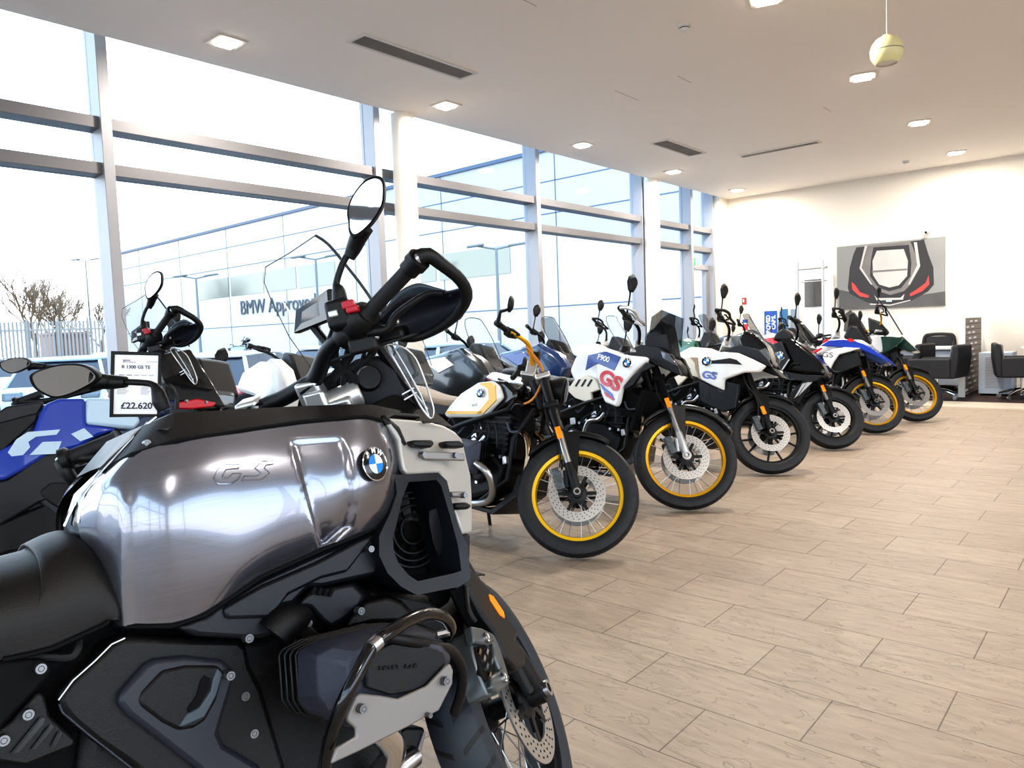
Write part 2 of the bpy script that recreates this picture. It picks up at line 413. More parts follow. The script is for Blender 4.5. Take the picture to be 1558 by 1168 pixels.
b.box(6.9, 7.1, 11, FY, .35, 3.65); b.box(6.9, 7.1, -6, -5.5, .35, 3.65)
for y in (-2.2, 1.3, 4.8, 8.2): b.box(6.9, 7.1, y, y+.12, .35, 3.65)
struct('wall_right', b, M['wall'])
struct('window_9', MB().box(6.99, 7.0, -5.5, 11, .35, 3.65), M['pane'])
struct('ground_side', MB().box(7.2, 90, -60, 60, -.5, -.42).box(-160, 7.2, -60, -6.3, -.52, -.43), M['asphalt'])
struct('baseboard_far', MB().box(-6.6, 7, FY-.02, FY, 0, .1), M['whitematt'])
# glazed wall: mullion fins, two transoms, sill, door at its far end
MY = [-5.9, -3.0, -.2, 2.58, 5.5, 8.42, 11.35, 13.15, 14.1]
for i, y in enumerate(MY):
    w = .045
    struct('trim_%d' % (i+2), MB().box(WX-.05, WX+.2, y-w, y+w, 0, GZ), M['mullion'], bevel=.004)
TZ = (2.755, 3.14)
struct('trim_12', MB().box(WX-.05, WX+.16, -6, 14.12, TZ[0]-.05, TZ[0]+.05), M['transom'], bevel=.004)
struct('trim_13', MB().box(WX-.05, WX+.16, -6, 14.12, TZ[1]-.05, TZ[1]+.05), M['transom'], bevel=.004)
struct('trim_14', MB().box(WX-.05, WX+.14, -6, 13.15, 0, .12), M['mullion'])
for i in range(7):
    y0, y1 = MY[i]+.045, MY[i+1]-.045
    struct('window_%d' % (i+1), MB().box(WX, WX+.012, y0, y1, .12, TZ[0]-.05), M['pane'])
    struct('window_%d' % (i+11), MB().box(WX, WX+.012, y0, y1, TZ[0]+.05, GZ), M['skysheenglass'] if i >= 4 else M['pane'])
struct('window_8', MB().box(WX, WX+.012, 13.2, 14.05, 2.45, TZ[0]-.05).box(WX, WX+.012, 13.2, 14.05, TZ[0]+.05, GZ), M['skysheenglass'])
d = MB().box(WX-.03, WX+.08, 13.2, 14.06, 2.36, 2.46).box(WX-.03, WX+.06, 13.2, 13.29, 0, 2.36).box(WX-.03, WX+.06, 13.97, 14.06, 0, 2.36).box(WX-.03, WX+.06, 13.2, 14.06, 0, .2)
dr = struct('door_1', d, M['mullion'])
struct('pane', MB().box(WX, WX+.012, 13.29, 13.97, .2, 2.36), M['pane'], parent=dr)
obj('handle', MB().tube([(WX+.06, 13.38, .95), (WX+.12, 13.38, .95), (WX+.12, 13.38, 1.25), (WX+.06, 13.38, 1.25)], .012), M['steel'], dr)
# round columns
for i, y in enumerate((5.78, 11.42)):
    o = struct('column_%d' % (i+1), MB().cyl((-6.3, y, 0), (-6.3, y, CZ), .135, n=40), M['column'])
    tag(o, 'round cream column, %s' % ('nearer of the two, behind the handlebar' if i == 0 else 'farther of the two, near the exit door'), 'column')
    o.location = (-.28, 0, 0)

# ceiling fittings
def downlight(x, y, lab, rz=0):
    t = empty('recessed_downlight', (x, y, CZ), rz, lab, 'light', 'recessed ceiling lights')
    fr = MB().box(-.13, .13, -.13, .13, -.012, .0)
    obj('trim_plate', fr, M['fitting'], t, bevel=.004)
    obj('lamp', MB().box(-.085, .085, -.075, .075, -.03, -.012), M['lamp'], t, bevel=.006)
    L = bpy.data.lights.new('downlight_lamp', 'AREA'); L.energy = 47; L.size = .2; L.color = (1, .93, .84)
    lo = bpy.data.objects.new('downlight_lamp', L); COL.objects.link(lo); lo.parent = t; lo.location = (0, 0, -.05)
    return t
names = ['nearest', 'second', 'third', 'fourth', 'farthest']
for i, y in enumerate((3.32, 5.91, 8.52, 11.11, 13.6)):
    downlight(-5.98, y, 'square recessed downlight, %s of the row along the windows' % names[i])
for i, y in enumerate((5.9, 8.48, 11.0, 13.45)):
    downlight(-2.33, y, 'square recessed downlight, %s of the row over the open floor' % ['nearest', 'second', 'third', 'farthest'][i], .3)
for y in (-2, 1, 4):
    downlight(2.5, y, 'square recessed downlight over the open floor near the camera')
def vent(x0, x1, y0, y1, lab):
    t = empty('ceiling_vent', ((x0+x1)/2, (y0+y1)/2, CZ), 0, lab, 'vent', 'ceiling air vents')
    a, c = (x1-x0)/2, (y1-y0)/2
    f = MB().box(-a-.03, a+.03, -c-.03, -c, -.012, 0).box(-a-.03, a+.03, c, c+.03, -.012, 0).box(-a-.03, -a, -c, c, -.012, 0).box(a, a+.03, -c, c, -.012, 0)
    obj('frame', f, M['fitting'], t)
    g = MB().box(-a, a, -c, c, -.004, 0)
    n = 8
    for k in range(n):
        if a < c: xx = -a+2*a*(k+.5)/n; g.box(xx-.006, xx+.006, -c, c, -.01, -.003)
        else: yy = -c+2*c*(k+.5)/n; g.box(-a, a, yy-.004, yy+.004, -.01, -.003)
    obj('grille', g, M['grille'], t)
vent(-5.25, -5.06, 4.07, 5.4, 'long grey ceiling vent nearest the camera, beside the window row of lights')
vent(-5.27, -5.04, 9.2, 10.3, 'shorter grey ceiling vent farther back, left of the other far vent')
vent(-4.75, -3.62, 10.93, 11.05, 'narrow grey slot vent in the ceiling set crosswise near the far wall')
for (x, y, w) in ((-3.7, 4.2, .5), (-4.4, 6.9, .5), (-3.7, 7.0, .3), (-3.0, 9.3, .3)):
    struct('trim_%d' % int(20+y), MB().box(x, x+.004, y, y+w, CZ-.0015, CZ), M['grille'])
def smoke(x, y, lab):
    t = empty('smoke_detector', (x, y, CZ), 0, lab, 'smoke detector')
    obj('base', MB().lathe([(0, 0), (.055, 0), (.055, -.018), (0, -.018)], 28, axis='z'), M['fitting'], t)
    obj('sensor_head', MB().lathe([(.042, -.018), (.04, -.04), (.02, -.05), (0, -.05)], 28, axis='z'), M['whitematt'], t)
    obj('sensor_slot', MB().lathe([(.0415, -.024), (.0415, -.032)], 28, axis='z'), M['black'], t)
smoke(-3.04, 5.89, 'white smoke detector on the ceiling nearest the camera')
smoke(-3.05, 13.5, 'small white smoke detector on the ceiling near the far wall')
# pendant globe speaker
pc = D(1349, 78, 5.6)
t = empty('pendant_globe', tuple(pc), 0, 'cream globe hanging on a thin cable from the ceiling', 'pendant')
obj('globe', MB().lathe([(.0, .125), (.03, .12), (.035, .112), (.075, .092), (.105, .055), (.118, .01), (.112, -.04), (.09, -.08), (.075, -.092)], 40, axis='z'), M['pendant'], t)
obj('groove', MB().lathe([(.1165, .004), (.1185, 0), (.1165, -.004)], 40, axis='z'), M['grille'], t)
obj('speaker_grille', MB().lathe([(.075, -.088), (.07, -.082), (.04, -.085), (0, -.086)], 30, axis='z'), M['cream'], t)
obj('cable', MB().cyl((0, 0, .12), (0, 0, CZ-pc[2]), .004, n=8), M['whitematt'], t)
obj('ceiling_rose', MB().lathe([(0, CZ-pc[2]-.03), (.04, CZ-pc[2]-.02), (.045, CZ-pc[2])], 24, axis='z'), M['whitematt'], t)

# ------------------------------------------------------------------ far wall things
def W2(px, py, y=FY-.03): p = H(px, py, 1, y); return (p[0], p[2])
y0 = FY-.05
t = tag(obj('wall_poster', MB().box(-4.43, -2.66, y0, FY, 1.44, 2.61), P('poster_photo', (140, 140, 138), .5, vary=.18, vscale=1.3), bevel=.003), 'large framed picture of a sports car rear seen from above, on the far wall', 'poster')
def pl(name, pts, k, mat, par):       # a flat printed shape on the poster
    q = [W2(px, py, y0) for px, py in pts]
    m_ = MB().prism(q, y0-.0015*k-.001, y0-.0015*k)
    return obj(name, m_, mat, par, flat=True)
gA = P('poster_black', (48, 46, 48), .5, vary=.15, vscale=3); gB = P('poster_grey', (120, 116, 114), .45, vary=.3, vscale=4); gC = P('poster_light', (190, 188, 184), .45, vary=.15, vscale=3)
gR = P('poster_red', (215, 70, 66), .5); gD = P('poster_dark_backdrop', (88, 87, 86), .5, vary=.3, vscale=2)
def zz(pts, ox=1180, oy=330, s=3.894): return [(ox+a/s, oy+b/s) for a, b in pts]
pl('printed_backdrop', zz([(376, 430), (376, 550), (1006, 526), (1006, 440), (800, 470), (560, 470)]), 0, gD, t)
pl('printed_car_body', zz([(480, 180), (880, 135), (905, 220), (935, 300), (938, 400), (905, 440), (800, 500), (660, 528), (540, 505), (440, 455), (428, 420), (440, 300), (462, 220)]), 1, gA, t)
pl('printed_engine_surround', zz([(545, 172), (800, 145), (835, 240), (855, 300), (800, 400), (760, 440), (680, 462), (610, 440), (570, 400), (505, 310), (530, 240)]), 2, gB, t)
pl('printed_engine_black', zz([(580, 180), (790, 165), (805, 270), (800, 350), (745, 420), (675, 440), (610, 420), (560, 350), (565, 260)]), 3, gA, t)
pl('printed_engine_cover', zz([(600, 200), (760, 190), (785, 260), (780, 350), (730, 405), (675, 418), (615, 400), (578, 345), (575, 260)]), 4, gC, t)
pl('printed_cover_band', zz([(572, 318), (780, 305), (781, 315), (571, 330)]), 5, gB, t)
for q in ([(530, 170), (545, 170), (510, 300), (575, 400), (565, 400), (498, 305)], [(820, 150), (838, 150), (858, 290), (795, 400), (785, 400), (840, 285)]):
    pl('printed_highlight', zz(q), 5, gC, t)
pl('printed_tail_light', zz([(452, 385), (470, 400), (500, 445), (555, 465), (550, 478), (500, 470), (456, 430)]), 5, gR, t)
pl('printed_tail_light', zz([(908, 345), (912, 400), (870, 440), (800, 470), (795, 455), (850, 420), (890, 390)]), 5, gR, t)
pl('printed_rear_lip', zz([(585, 462), (600, 480), (740, 478), (765, 455), (755, 490), (600, 495)]), 5, gC, t)
pl('printed_lower_edge', zz([(560, 512), (680, 518), (800, 490), (800, 496), (680, 526), (560, 520)]), 5, gC, t)
pl('printed_badge', zz([(655, 492), (690, 490), (690, 502), (655, 503)]), 5, M['lightblue'], t)
# security camera
c = W2(1412, 352)
t = empty('security_camera', (c[0], FY, c[1]), 0, 'small white security camera on the wall above the picture', 'camera')
obj('bracket', MB().cyl((0, 0, 0), (0, -.06, 0), .02).box(-.03, .03, -.01, 0, -.03, .04), M['whitematt'], t)
obj('housing', MB().sphere((0, -.09, -.01), .05, 16, (1, 1.1, .9)), M['whitematt'], t)
obj('lens', MB().cyl((-.01, -.14, -.02), (-.012, -.15, -.022), .02), M['black'], t)
# door opening with dark doorway beside the picture
struct('door_2', MB().box(-5.12, -4.5, FY-.03, FY+.0, 0, 2.10), M['whitematt'], bevel=.004)
struct('window_31', MB().box(-5.03, -4.72, FY-.045, FY-.025, 1.52, 2.04), P('dark_glass', (88, 86, 84), .1, vary=.3, vscale=6))
# free-standing steel rail
t = empty('garment_rail', (-4.76, 14.0, 0), 0, 'tall silver display rail in front of the far wall doorway', 'rail')
for sx in (-.24, .22): obj('post', MB().cyl((sx, 0, .012), (sx, 0, 2.36), .02), M['steel'], t)
for z in (2.22, 1.98): obj('crossbar', MB().cyl((-.26, 0, z), (.3, 0, z), .011 if z < 2.1 else .018), M['steel'], t)
obj('foot', MB().box(-.3, .28, -.2, .2, .008, .03), M['steel'], t)
# stickers and signs
def sign(name, px0, py0, px1, py1, mat, lab, y=FY, cat='sign', th=.01):
    a = H(px0, py0, 1, y); b_ = H(px1, py1, 1, y)
    o = obj(name, MB().box(a[0], b_[0], y-th, y, b_[2], a[2]), mat, flat=True); return tag(o, lab, cat), a, b_
s, a, b_ = sign('fire_sign', 1129, 453, 1136, 463, M['signred'], 'small red fire point sign high on the far wall')
obj('flame_mark', MB().box(a[0]+.02, a[0]+.05, FY-.013, FY-.01, b_[2]+.05, a[2]-.03), M['signtext'], s)
s, a, b_ = sign('notice_sheet', 1130, 486, 1138, 502, M['signblue'], 'small blue and red notice low on the far wall')
obj('red_band', MB().box(a[0], b_[0], FY-.013, FY-.01, b_[2], b_[2]+.12), M['signred'], s)
obj('white_band', MB().box(a[0], b_[0], FY-.014, FY-.01, b_[2]+.12, b_[2]+.15), M['signtext'], s)
# upright banners
def banner(px0, px1, pt, y, mat, lab, txt=None):
    a = H(px0, pt, 1, y); b_ = H(px1, pt, 1, y); w = b_[0]-a[0]
    t = empty('roller_banner', (a[0]+w/2, y, .008), 0, lab, 'banner')
    obj('panel', MB().box(-w/2, w/2, -.01, 0, .08, a[2]), mat, t)
    obj('base', MB().box(-w/2, w/2, -.12, .08, 0, .08), M['silver'], t, bevel=.01)
    if txt:
        for i, s_ in enumerate(txt):
            text('lettering', s_, w*.42, M['signtext'], frame((-w*.18+i*w*.42, -.012, a[2]-.08), (0, 0, 1), (-1, 0, 0)), t, align='RIGHT', bold=.004)
    return t
banner(1163, 1182.5, 474, 14.2, M['signblue'], 'blue upright banner reading approved cars against the far wall', ('APPROVED', 'CARS.'))
banner(1186, 1199, 471, 14.3, P('banner_teal', (60, 118, 165), .5), 'teal blue banner right of the lettered blue banner')
banner(1203, 1213, 471, 14.3, P('banner_grey', (135, 150, 160), .5), 'narrow grey banner left of the silver rail')
# exit sign hanging by the door
e = H(1056, 397, 0, -6.75)
t = tag(obj('exit_sign', MB().box(-6.8, -6.785, e[1]-.17, e[1]+.17, e[2]-.11, e[2]+.11), M['signtext']), 'white and green emergency exit sign hanging above the exit door', 'sign')
obj('green_pictogram', MB().box(-6.784, -6.78, e[1]-.02, e[1]+.12, e[2]-.09, e[2]+.07), M['signgreen'], t)
obj('running_figure', MB().box(-6.779, -6.777, e[1]+.02, e[1]+.05, e[2]-.06, e[2]+.03).box(-6.779, -6.777, e[1]-.0, e[1]+.07, e[2]-.01, e[2]+.005), M['signtext'], t)
obj('hanger', MB().cyl((-6.79, e[1]-.1, e[2]+.11), (-6.79, e[1]-.1, TZ[0]-.05), .005).cyl((-6.79, e[1]+.1, e[2]+.11), (-6.79, e[1]+.1, TZ[0]-.05), .005), M['fitting'], t)

# ------------------------------------------------------------------ desks and chairs at the far end
zf = .008
dv = H(1468, 604, 2, zf)                    # foot of the divider's white edge
t = empty('slatted_divider', (dv[0], dv[1], zf), 0, 'tall grey slatted divider with a white front edge between two desks', 'divider')
obj('front_post', MB().box(-.085, .0, -.03, .03, 0, 1.21), M['whitematt'], t)
sl = MB()
for k in range(13):
    z = .04+k*.09
    sl.box(-.045, -.015, .03, 1.25, z, z+.074)
    for j in range(3):
        y_ = .15+((k*37+j*53) % 100)/100*.9
        sl.box(-.013, -.009, y_, y_+.12, z+.02, z+.05)
obj('slat_panel', MB().box(-.045, -.015, .03, 1.5, .02, 1.2), M['divider'], t)
gm = MB(); wm = MB()
for k in range(13):
    z = .05+k*.088
    gm.box(-.014, -.012, .03, 1.5, z, z+.006)
    for j in range(2):
        y_ = .1+((k*37+j*53) % 100)/100*.8
        wm.box(-.014, -.011, y_, y_+.22, z+.03, z+.055)
obj('slat_groove', gm, M['blackmat'], t); tag(obj('slot_opening', wm, M['signtext'], t), kind='stuff')
# white desk behind the chairs
def desk(x0, x1, y, lab, modesty=True):
    t = empty('white_desk', (x0, y, zf), 0, lab, 'desk'); w = x1-x0
    obj('desk_top', MB().box(0, w, 0, .75, .70, .735), M['desk'], t, bevel=.004)
    if modesty: obj('modesty_panel', MB().box(.05, w-.05, .08, .1, .12, .70), M['cab'], t)
    for x in (.04, w-.08): obj('leg', MB().box(x, x+.04, .03, .72, 0, .70), M['desk'], t)
    return t
desk(-3.35, -2.2, 13.55, 'white desk on the left of the divider with a pale blue front panel')
desk(-1.45, -.1, 13.35, 'white desk on the right of the divider', False)
# ventilated pedestal
t = empty('ventilated_pedestal', (-1.72, 13.2, zf), 0, 'pale steel pedestal cabinet with a louvred front right of the divider', 'cabinet')
obj('case', MB().box(-.25, .18, 0, .55, .03, .66), M['cab'], t, bevel=.006)
lv = MB()
for k in range(20): lv.box(-.16, .08, -.004, .0, .12+k*.024, .128+k*.024)
obj('louvre', lv, M['grille'], t)
for x in (-.2, .13): obj('foot', MB().cyl((x, .05, 0), (x, .05, .03), .02), M['black'], t)
t = empty('computer_tower', (-1.18, 13.5, zf), 0, 'pale computer tower on the carpet under the right desk', 'computer')
obj('case', MB().box(-.17, .12, 0, .4, 0, .40), M['cab'], t, bevel=.008)
obj('drive_panel', MB().box(-.1, .05, -.005, 0, .18, .3), M['greypaint'], t)
# wire tray with brochures
t = empty('wire_tray', (-1.2, 13.6, .748), 0, 'black wire tray on the right desk', 'tray')
w = MB()
for z in (.0, .15): w.tube([(-.2, 0, z), (.2, 0, z), (.2, .25, z), (-.2, .25, z)], .004, 6, closed=True)
for x in (-.2, .2):
    for y in (0, .25): w.cyl((x, y, 0), (x, y, .15), .004, n=6)
obj('wire_frame', w, M['black'], t)
tag(obj('brochure_stack', MB().box(-1.34, -1.08, 13.62, 13.82, .753, .775), M['signblue']), 'small stack of dark brochures lying in the wire tray', 'brochures')

def armchair(name, loc, rz, lab, back='low'):
    t = empty(name, loc, rz, lab, 'chair', 'black office armchairs')
    obj('seat', MB().box(-.26, .26, -.26, .26, .38, .47), M['chairblack'], t, bevel=.03, seg=3)
    for s in (-1, 1): obj('armrest', MB().box(-.28, .30, s*.27-.05, s*.27+.05, .33, .62), M['chairblack'], t, bevel=.025, seg=3)
    b = MB().prism([(-.34, .33), (-.24, .33), (-.26, .60), (-.30, .82), (-.38, .82), (-.38, .60)], -.30, .30)
    obj('backrest', b, M['chairblack'], t, bevel=.03, seg=3)
    obj('back_pad', MB().prism([(-.245, .45), (-.22, .45), (-.255, .80), (-.28, .80)], -.2, .2), M['chairgrey'], t, bevel=.01)
    obj('column', MB().cyl((0, 0, .12), (0, 0, .38), .03), M['chrome'], t)
    for k in range(5):
        a = 2*PI*k/5+.3; c_, s_ = math.cos(a), math.sin(a)
        l = obj('leg', MB().tube([(0, 0, .15), (.15*c_, .15*s_, .13), (.30*c_, .30*s_, .08)], [.022, .018, .014], 8), M['chrome'], t)
        obj('castor', MB().cyl((.30*c_-.015*s_, .30*s_+.015*c_, .035), (.30*c_+.015*s_, .30*s_-.015*c_, .035), .032, n=14), M['steel'], l)
    return t
def putchair(px, depth, rz, lab):
    p = D(px, 600, depth); armchair('office_armchair', (p[0], p[1], zf), rz, lab)
putchair(1425, 11.0, R_(172), 'black armchair with grey back panel and chrome castors left of the divider')
putchair(1556, 10.6, R_(10), 'black armchair at the right edge in front of the right desk')
putchair(1374, 11.85, R_(170), 'black armchair half hidden behind the other left chair')
# high-back chair behind the desk
p = D(1438, 540, 13.0)
t = empty('swivel_chair', (p[0], 14.1, zf), R_(-90), 'black swivel chair with a rounded open back behind the left desk', 'chair')
obj('seat', MB().box(-.25, .25, -.25, .25, .42, .50), M['chairblack'], t, bevel=.03)
arch = MB().tube([(-.24, -.24, .60), (-.25, -.22, .88), (-.25, -.12, .93), (-.25, .12, .93), (-.25, .22, .88), (-.24, .24, .60)], .03, 10, smooth=4)
obj('back_frame', arch, M['chairblack'], t)
obj('backrest', MB().box(-.25, -.23, -.2, .2, .52, .90), M['chairblack'], t, bevel=.01)
obj('back_plate', MB().box(-.27, -.25, -.07, .07, .6, .82), M['chairgrey'], t, bevel=.01)
obj('column', MB().cyl((0, 0, .06), (0, 0, .42), .03), M['steel'], t)
obj('base', MB().cyl((0, 0, 0), (0, 0, .06), .28), M['black'], t)

# ================================================================== OUTSIDE
struct('ground_outside', MB().box(-160, -7.2, -60, 90, -.5, -.42), M['asphalt'])
BY = 26.0
def B(px, py): p = H(px, py, 1, BY); return p[0], p[2]
xl, ztop = B(180, 379)
bl = tag(empty('car_showroom_building', (0, BY, -.42)), 'long pale grey panelled building across the car park with a window band and lettering', 'building')
def bpart(name, x0, x1, z0, z1, mat, out=.05, dep=.05): return obj(name, MB().box(x0, x1, -out, -out+dep, z0+.42, z1+.42), mat, bl)
zr = 9.3
obj('wall', MB().box(xl, -7.6, 0, 8, 0, zr+.36), M['facade'], bl)
obj('roof_edge', MB().box(xl-.2, -7.5, -.12, 0, zr+.24, zr+.41), M['facadeline'], bl)
for k, z in enumerate((2.3, 7.8, 6.4)): bpart('panel_joint', xl, -7.6, z, z+.05, M['facadeline'], .01, .01)
for k in range(10):
    x = xl+4+k*7.2
    if x < -8: bpart('panel_joint', x, x+.05, 0, zr-.1, M['facadeline'], .01, .01)
wz0, wz1 = 4.45, 5.8
for (a, c) in ((301, 348), (350, 402), (404, 452), (454, 512)):
    xa, xb = B(a, 430)[0], B(c, 420)[0]
    bpart('window', xa+.1, xb-.1, wz0, wz1, M['facadeglass'], .03, .04)
for (a, c) in ((628, 664), (667, 778)):
    xa, xb = B(a, 400)[0], B(c, 380)[0]
    bpart('window', xa+.08, xb-.08, 4.0, 5.3, M['facadeglass'], .03, .04)
xa = B(367, 478)[0]
text('lettering', 'BMW Approved', 1.35, M['signgrey'], frame((xa+7.6-7.6, -.06, 3.96), (1, 0, 0), (0, 0, 1)), bl, .02, 'LEFT', sx=1.0)
# lamp posts
def lamp(px, py, depth, lab, double=True):
    p = D(px, py, depth); t = empty('lamp_post', (p[0], p[1], -.42), 0, lab, 'street lamp', 'car park lamp posts'); h = p[2]+.42
    obj('pole', MB().tube([(0, 0, 0), (0, 0, h)], [.09, .05], 10), M['lamppost'], t)
    hd = MB().tube([(-.75*RT[0], -.75*RT[1], h+.12), (0, 0, h-.02), (.75*RT[0], .75*RT[1], h+.12)], .04, 8)
    obj('arm', hd, M['lamppost'], t)
    for s in (-1, 1): obj('lamp_head', MB().obox((s*.85*RT[0], s*.85*RT[1], h+.14), (.35*RT[0], .35*RT[1], .04), (-.14*RT[1], .14*RT[0], 0), (0, 0, .04)), M['lamppost'], t, bevel=.02)
lamp(298, 423, 40, 'double headed lamp post in front of the building, left of the lettering')
lamp(480, 394, 36, 'double headed lamp post in front of the building behind the windscreen')
lamp(755, 378, 30, 'reflection of a double headed lamp post in the right window panes, built as a solid post')  # window reflection of a lamp post, modelled as a solid one outside
lamp(130, 397, 62, 'tall thin lamp post in front of the bare trees')
# bare trees
def tree(px, pytop, depth, seed, lab, spread=.5):
    rnd = random.Random(seed); top = D(px, pytop, depth); h = top[2]+.42; mb = MB()
    def br(p, d, L, r, lev):
        q = p+d*L; mb.tube([p, (p+q)/2+np.array([rnd.uniform(-.04, .04)*L for _ in range(3)]), q], [r, r*.8, r*.55], 5 if lev < 2 else 3, caps=False)
        if lev >= 5: return
        for k in range(4 if lev < 4 else 3):
            v = d+np.array([rnd.uniform(-1, 1), rnd.uniform(-1, 1), rnd.uniform(-.25, .7)])*(spread+.06*lev); v /= np.linalg.norm(v)
            br(p+d*L*rnd.uniform(.6, 1), v, L*rnd.uniform(.62, .85), r*.55, lev+1)
    tr = empty('bare_tree', (top[0], top[1], -.42), 0, lab, 'tree', 'bare trees beyond the car park')
    br(np.zeros(3), np.array([0, 0, 1.]), h*.42, h*.028, 0)
    t_ = obj('trunk', MB().tube([(0, 0, 0), (0, 0, h*.25)], [h*.03, h*.02], 8), M['bark'], tr)
    obj('crown', mb, M['bark'], tr)
tree(45, 425, 55, 3, 'largest bare branched tree at the far left beyond the fence', .62)
tree(-95, 440, 44, 5, 'bare branched tree cut off by the left edge of the view', .62)
tree(100, 452, 60, 9, 'smaller bare tree left of the thin lamp post', .6)
tree(150, 465, 58, 12, 'small bare tree between the thin lamp post and the window post', .6)
tree(72, 448, 66, 15, 'bare tree standing behind the two left trees', .6)
# fence and container behind the car park
p0, p1 = D(-60, 489, 46), D(178, 489, 50)
fd = (p1-p0)/np.linalg.norm(p1-p0)
t = empty('palisade_fence', (p0[0], p0[1], -.42), math.atan2(fd[1], fd[0]), 'pale steel fence panels along the edge of the car park', 'fence')
Lf = float(np.linalg.norm(p1-p0)); hf = p0[2]+.42
fm = MB()
for k in range(int(Lf/.22)): fm.box(k*.22, k*.22+.13, 0, .02, 0, hf-.1)
tag(obj('pale', fm, M['fence'], t), kind='stuff')
obj('rail', MB().box(0, Lf, -.03, 0, hf*.3, hf*.3+.12), M['fence'], t); obj('rail', MB().box(0, Lf, -.03, 0, hf*.8, hf*.8+.12), M['fence'], t)
for k in range(6): obj('post', MB().box(k*Lf/5-.06, k*Lf/5+.06, -.08, .04, 0, hf+.1), M['fence'], t)
p0 = D(-30, 560, 47); 
tag(obj('brick_kiosk', MB().box(p0[0]-1.2, p0[0]+1.6, p0[1]+3.8, p0[1]+6, -.42, 2.2).box(p0[0]-1.4, p0[0]+1.8, p0[1]+3.7, p0[1]+6.2, 2.2, 2.35), M['brick']), 'small dull red brick kiosk behind the fence at the far left', 'building')
# cars
def car(px, py, depth, rz, mat, lab, sc=1.0, group='parked cars outside'):
    p = D(px, py, depth); t = empty('parked_car', (p[0], p[1], -.42), rz, lab, 'car', group); t.scale = (sc,)*3
    prof = [(-2.2, .35), (-2.25, .75), (-2.1, .98), (-1.2, 1.0), (1.0, .98), (1.9, .86), (2.2, .7), (2.25, .38), (1.75, .3), (1.45, .3), (-1.2, .3), (-1.8, .3)]
    obj('body', MB().prism(prof, -.9, .9), mat, t, bevel=.1, seg=4)
    def ring(zf_, w, pts): return [(x, w, z) for x, z in pts]
    A = [(-2.0, .95), (-1.75, 1.38), (-.2, 1.42), (.35, 1.36), (1.15, .95)]
    rg = MB()
    L0 = [(x, -.84, .96) for x in (-2.05, -1.3, -.2, .5, 1.2)]; L1 = [(-1.75, -.66, 1.40), (-1.2, -.66, 1.45), (-.3, -.66, 1.47), (.05, -.66, 1.45), (.35, -.66, 1.40)]
    R1 = [(x, -y, z) for x, y, z in L1]; R0 = [(x, -y, z) for x, y, z in L0]
    rg.grid([L0, L1, R1, R0])
    rg.add([L0[0], L1[0], R1[0], R0[0]], [(0, 1, 2, 3)]); rg.add([L0[4], L1[4], R1[4], R0[4]], [(3, 2, 1, 0)])
    obj('window_glass', rg, M['carglass'], t, sharp=25)
    rf = MB().slab([(-1.8, -.64, 1.42), (.32, -.64, 1.42), (.32, .64, 1.42), (-1.8, .64, 1.42)], (0, 0, .085)); obj('roof', rf, mat, t, bevel=.04, seg=3)
    pr = MB()
    for s in (-1, 1):
        for (a, c) in (((-2.05, .96), (-1.72, 1.42)), ((-.35, .96), (-.35, 1.44)), ((1.2, .96), (.33, 1.42))):
            pr.tube([(a[0], s*.86, a[1]), (c[0], s*.67, c[1])], .035, 6)
    obj('pillar', pr, mat, t)
    for x in (-1.45, 1.5):
        for s in (-1, 1):
            w = obj('wheel', MB().lathe([(.0, s*.9), (.2, s*.9), (.22, s*.92), (.32, s*.91), (.33, s*.7), (0, s*.7)], 26, (x, 0, .33)), M['rubber'], t)
            obj('hubcap', MB().lathe([(0, s*.925), (.19, s*.915), (.2, s*.9)], 20, (x, 0, .33)), M['steel'], w)
    for s in (-1, 1):
        obj('headlight', MB().box(2.0, 2.22, s*.62-.2, s*.62+.2, .62, .76), M['lens'], t, bevel=.03)
        obj('tail_light', MB().box(-2.27, -2.1, s*.66-.16, s*.66+.16, .75, .9), M['lens'], t, bevel=.02)
        obj('door_mirror', MB().box(.75, .95, s*.98-.09, s*.98+.09, .95, 1.1), mat, t, bevel=.03)
car(372, 560, 13.6, R_(130), M['carwhite'], 'white estate car outside, seen between the two nearest handlebars')
car(150, 560, 15.5, R_(140), M['carblue'], 'pale blue hatchback outside behind the small black upright mirror')
car(-40, 575, 19.0, R_(120), M['carwhite'], 'white car outside at the left edge of the view')
car(712, 545, 15.5, R_(96), M['carblue'], 'pale silver-blue car outside behind the dark grey touring motorcycle')
car(215, 565, 24, R_(135), M['carwhite'], 'white car outside partly hidden behind the price board')
car(560, 560, 19, R_(100), M['carwhite'], 'white car outside behind the nearest handlebar')

# ================================================================== LIGHT
w = bpy.data.worlds.new('sky'); scn.world = w; w.use_nodes = True
nt = w.node_tree; nt.nodes.clear()
o_ = nt.nodes.new('ShaderNodeOutputWorld'); bg = nt.nodes.new('ShaderNodeBackground'); nt.links.new(bg.outputs[0], o_.inputs[0])
tc = nt.nodes.new('ShaderNodeTexCoord'); sx = nt.nodes.new('ShaderNodeSeparateXYZ'); nt.links.new(tc.outputs['Generated'], sx.inputs[0])
cr = nt.nodes.new('ShaderNodeValToRGB'); e = cr.color_ramp.elements
e[0].position = .0; e[0].color = (.92, .93, .95, 1); e[1].position = .6; e[1].color = (.50, .74, 1, 1)
k = cr.color_ramp.elements.new(.25); k.color = (.66, .84, 1, 1)
nt.links.new(sx.outputs[2], cr.inputs[0]); nt.links.new(cr.outputs[0], bg.inputs[0]); bg.inputs[1].default_value = 3.3
scn.view_settings.view_transform = 'Standard'
scn.view_settings.look = 'Medium High Contrast'
scn.view_settings.exposure = .5
scn.cycles.use_denoising = True
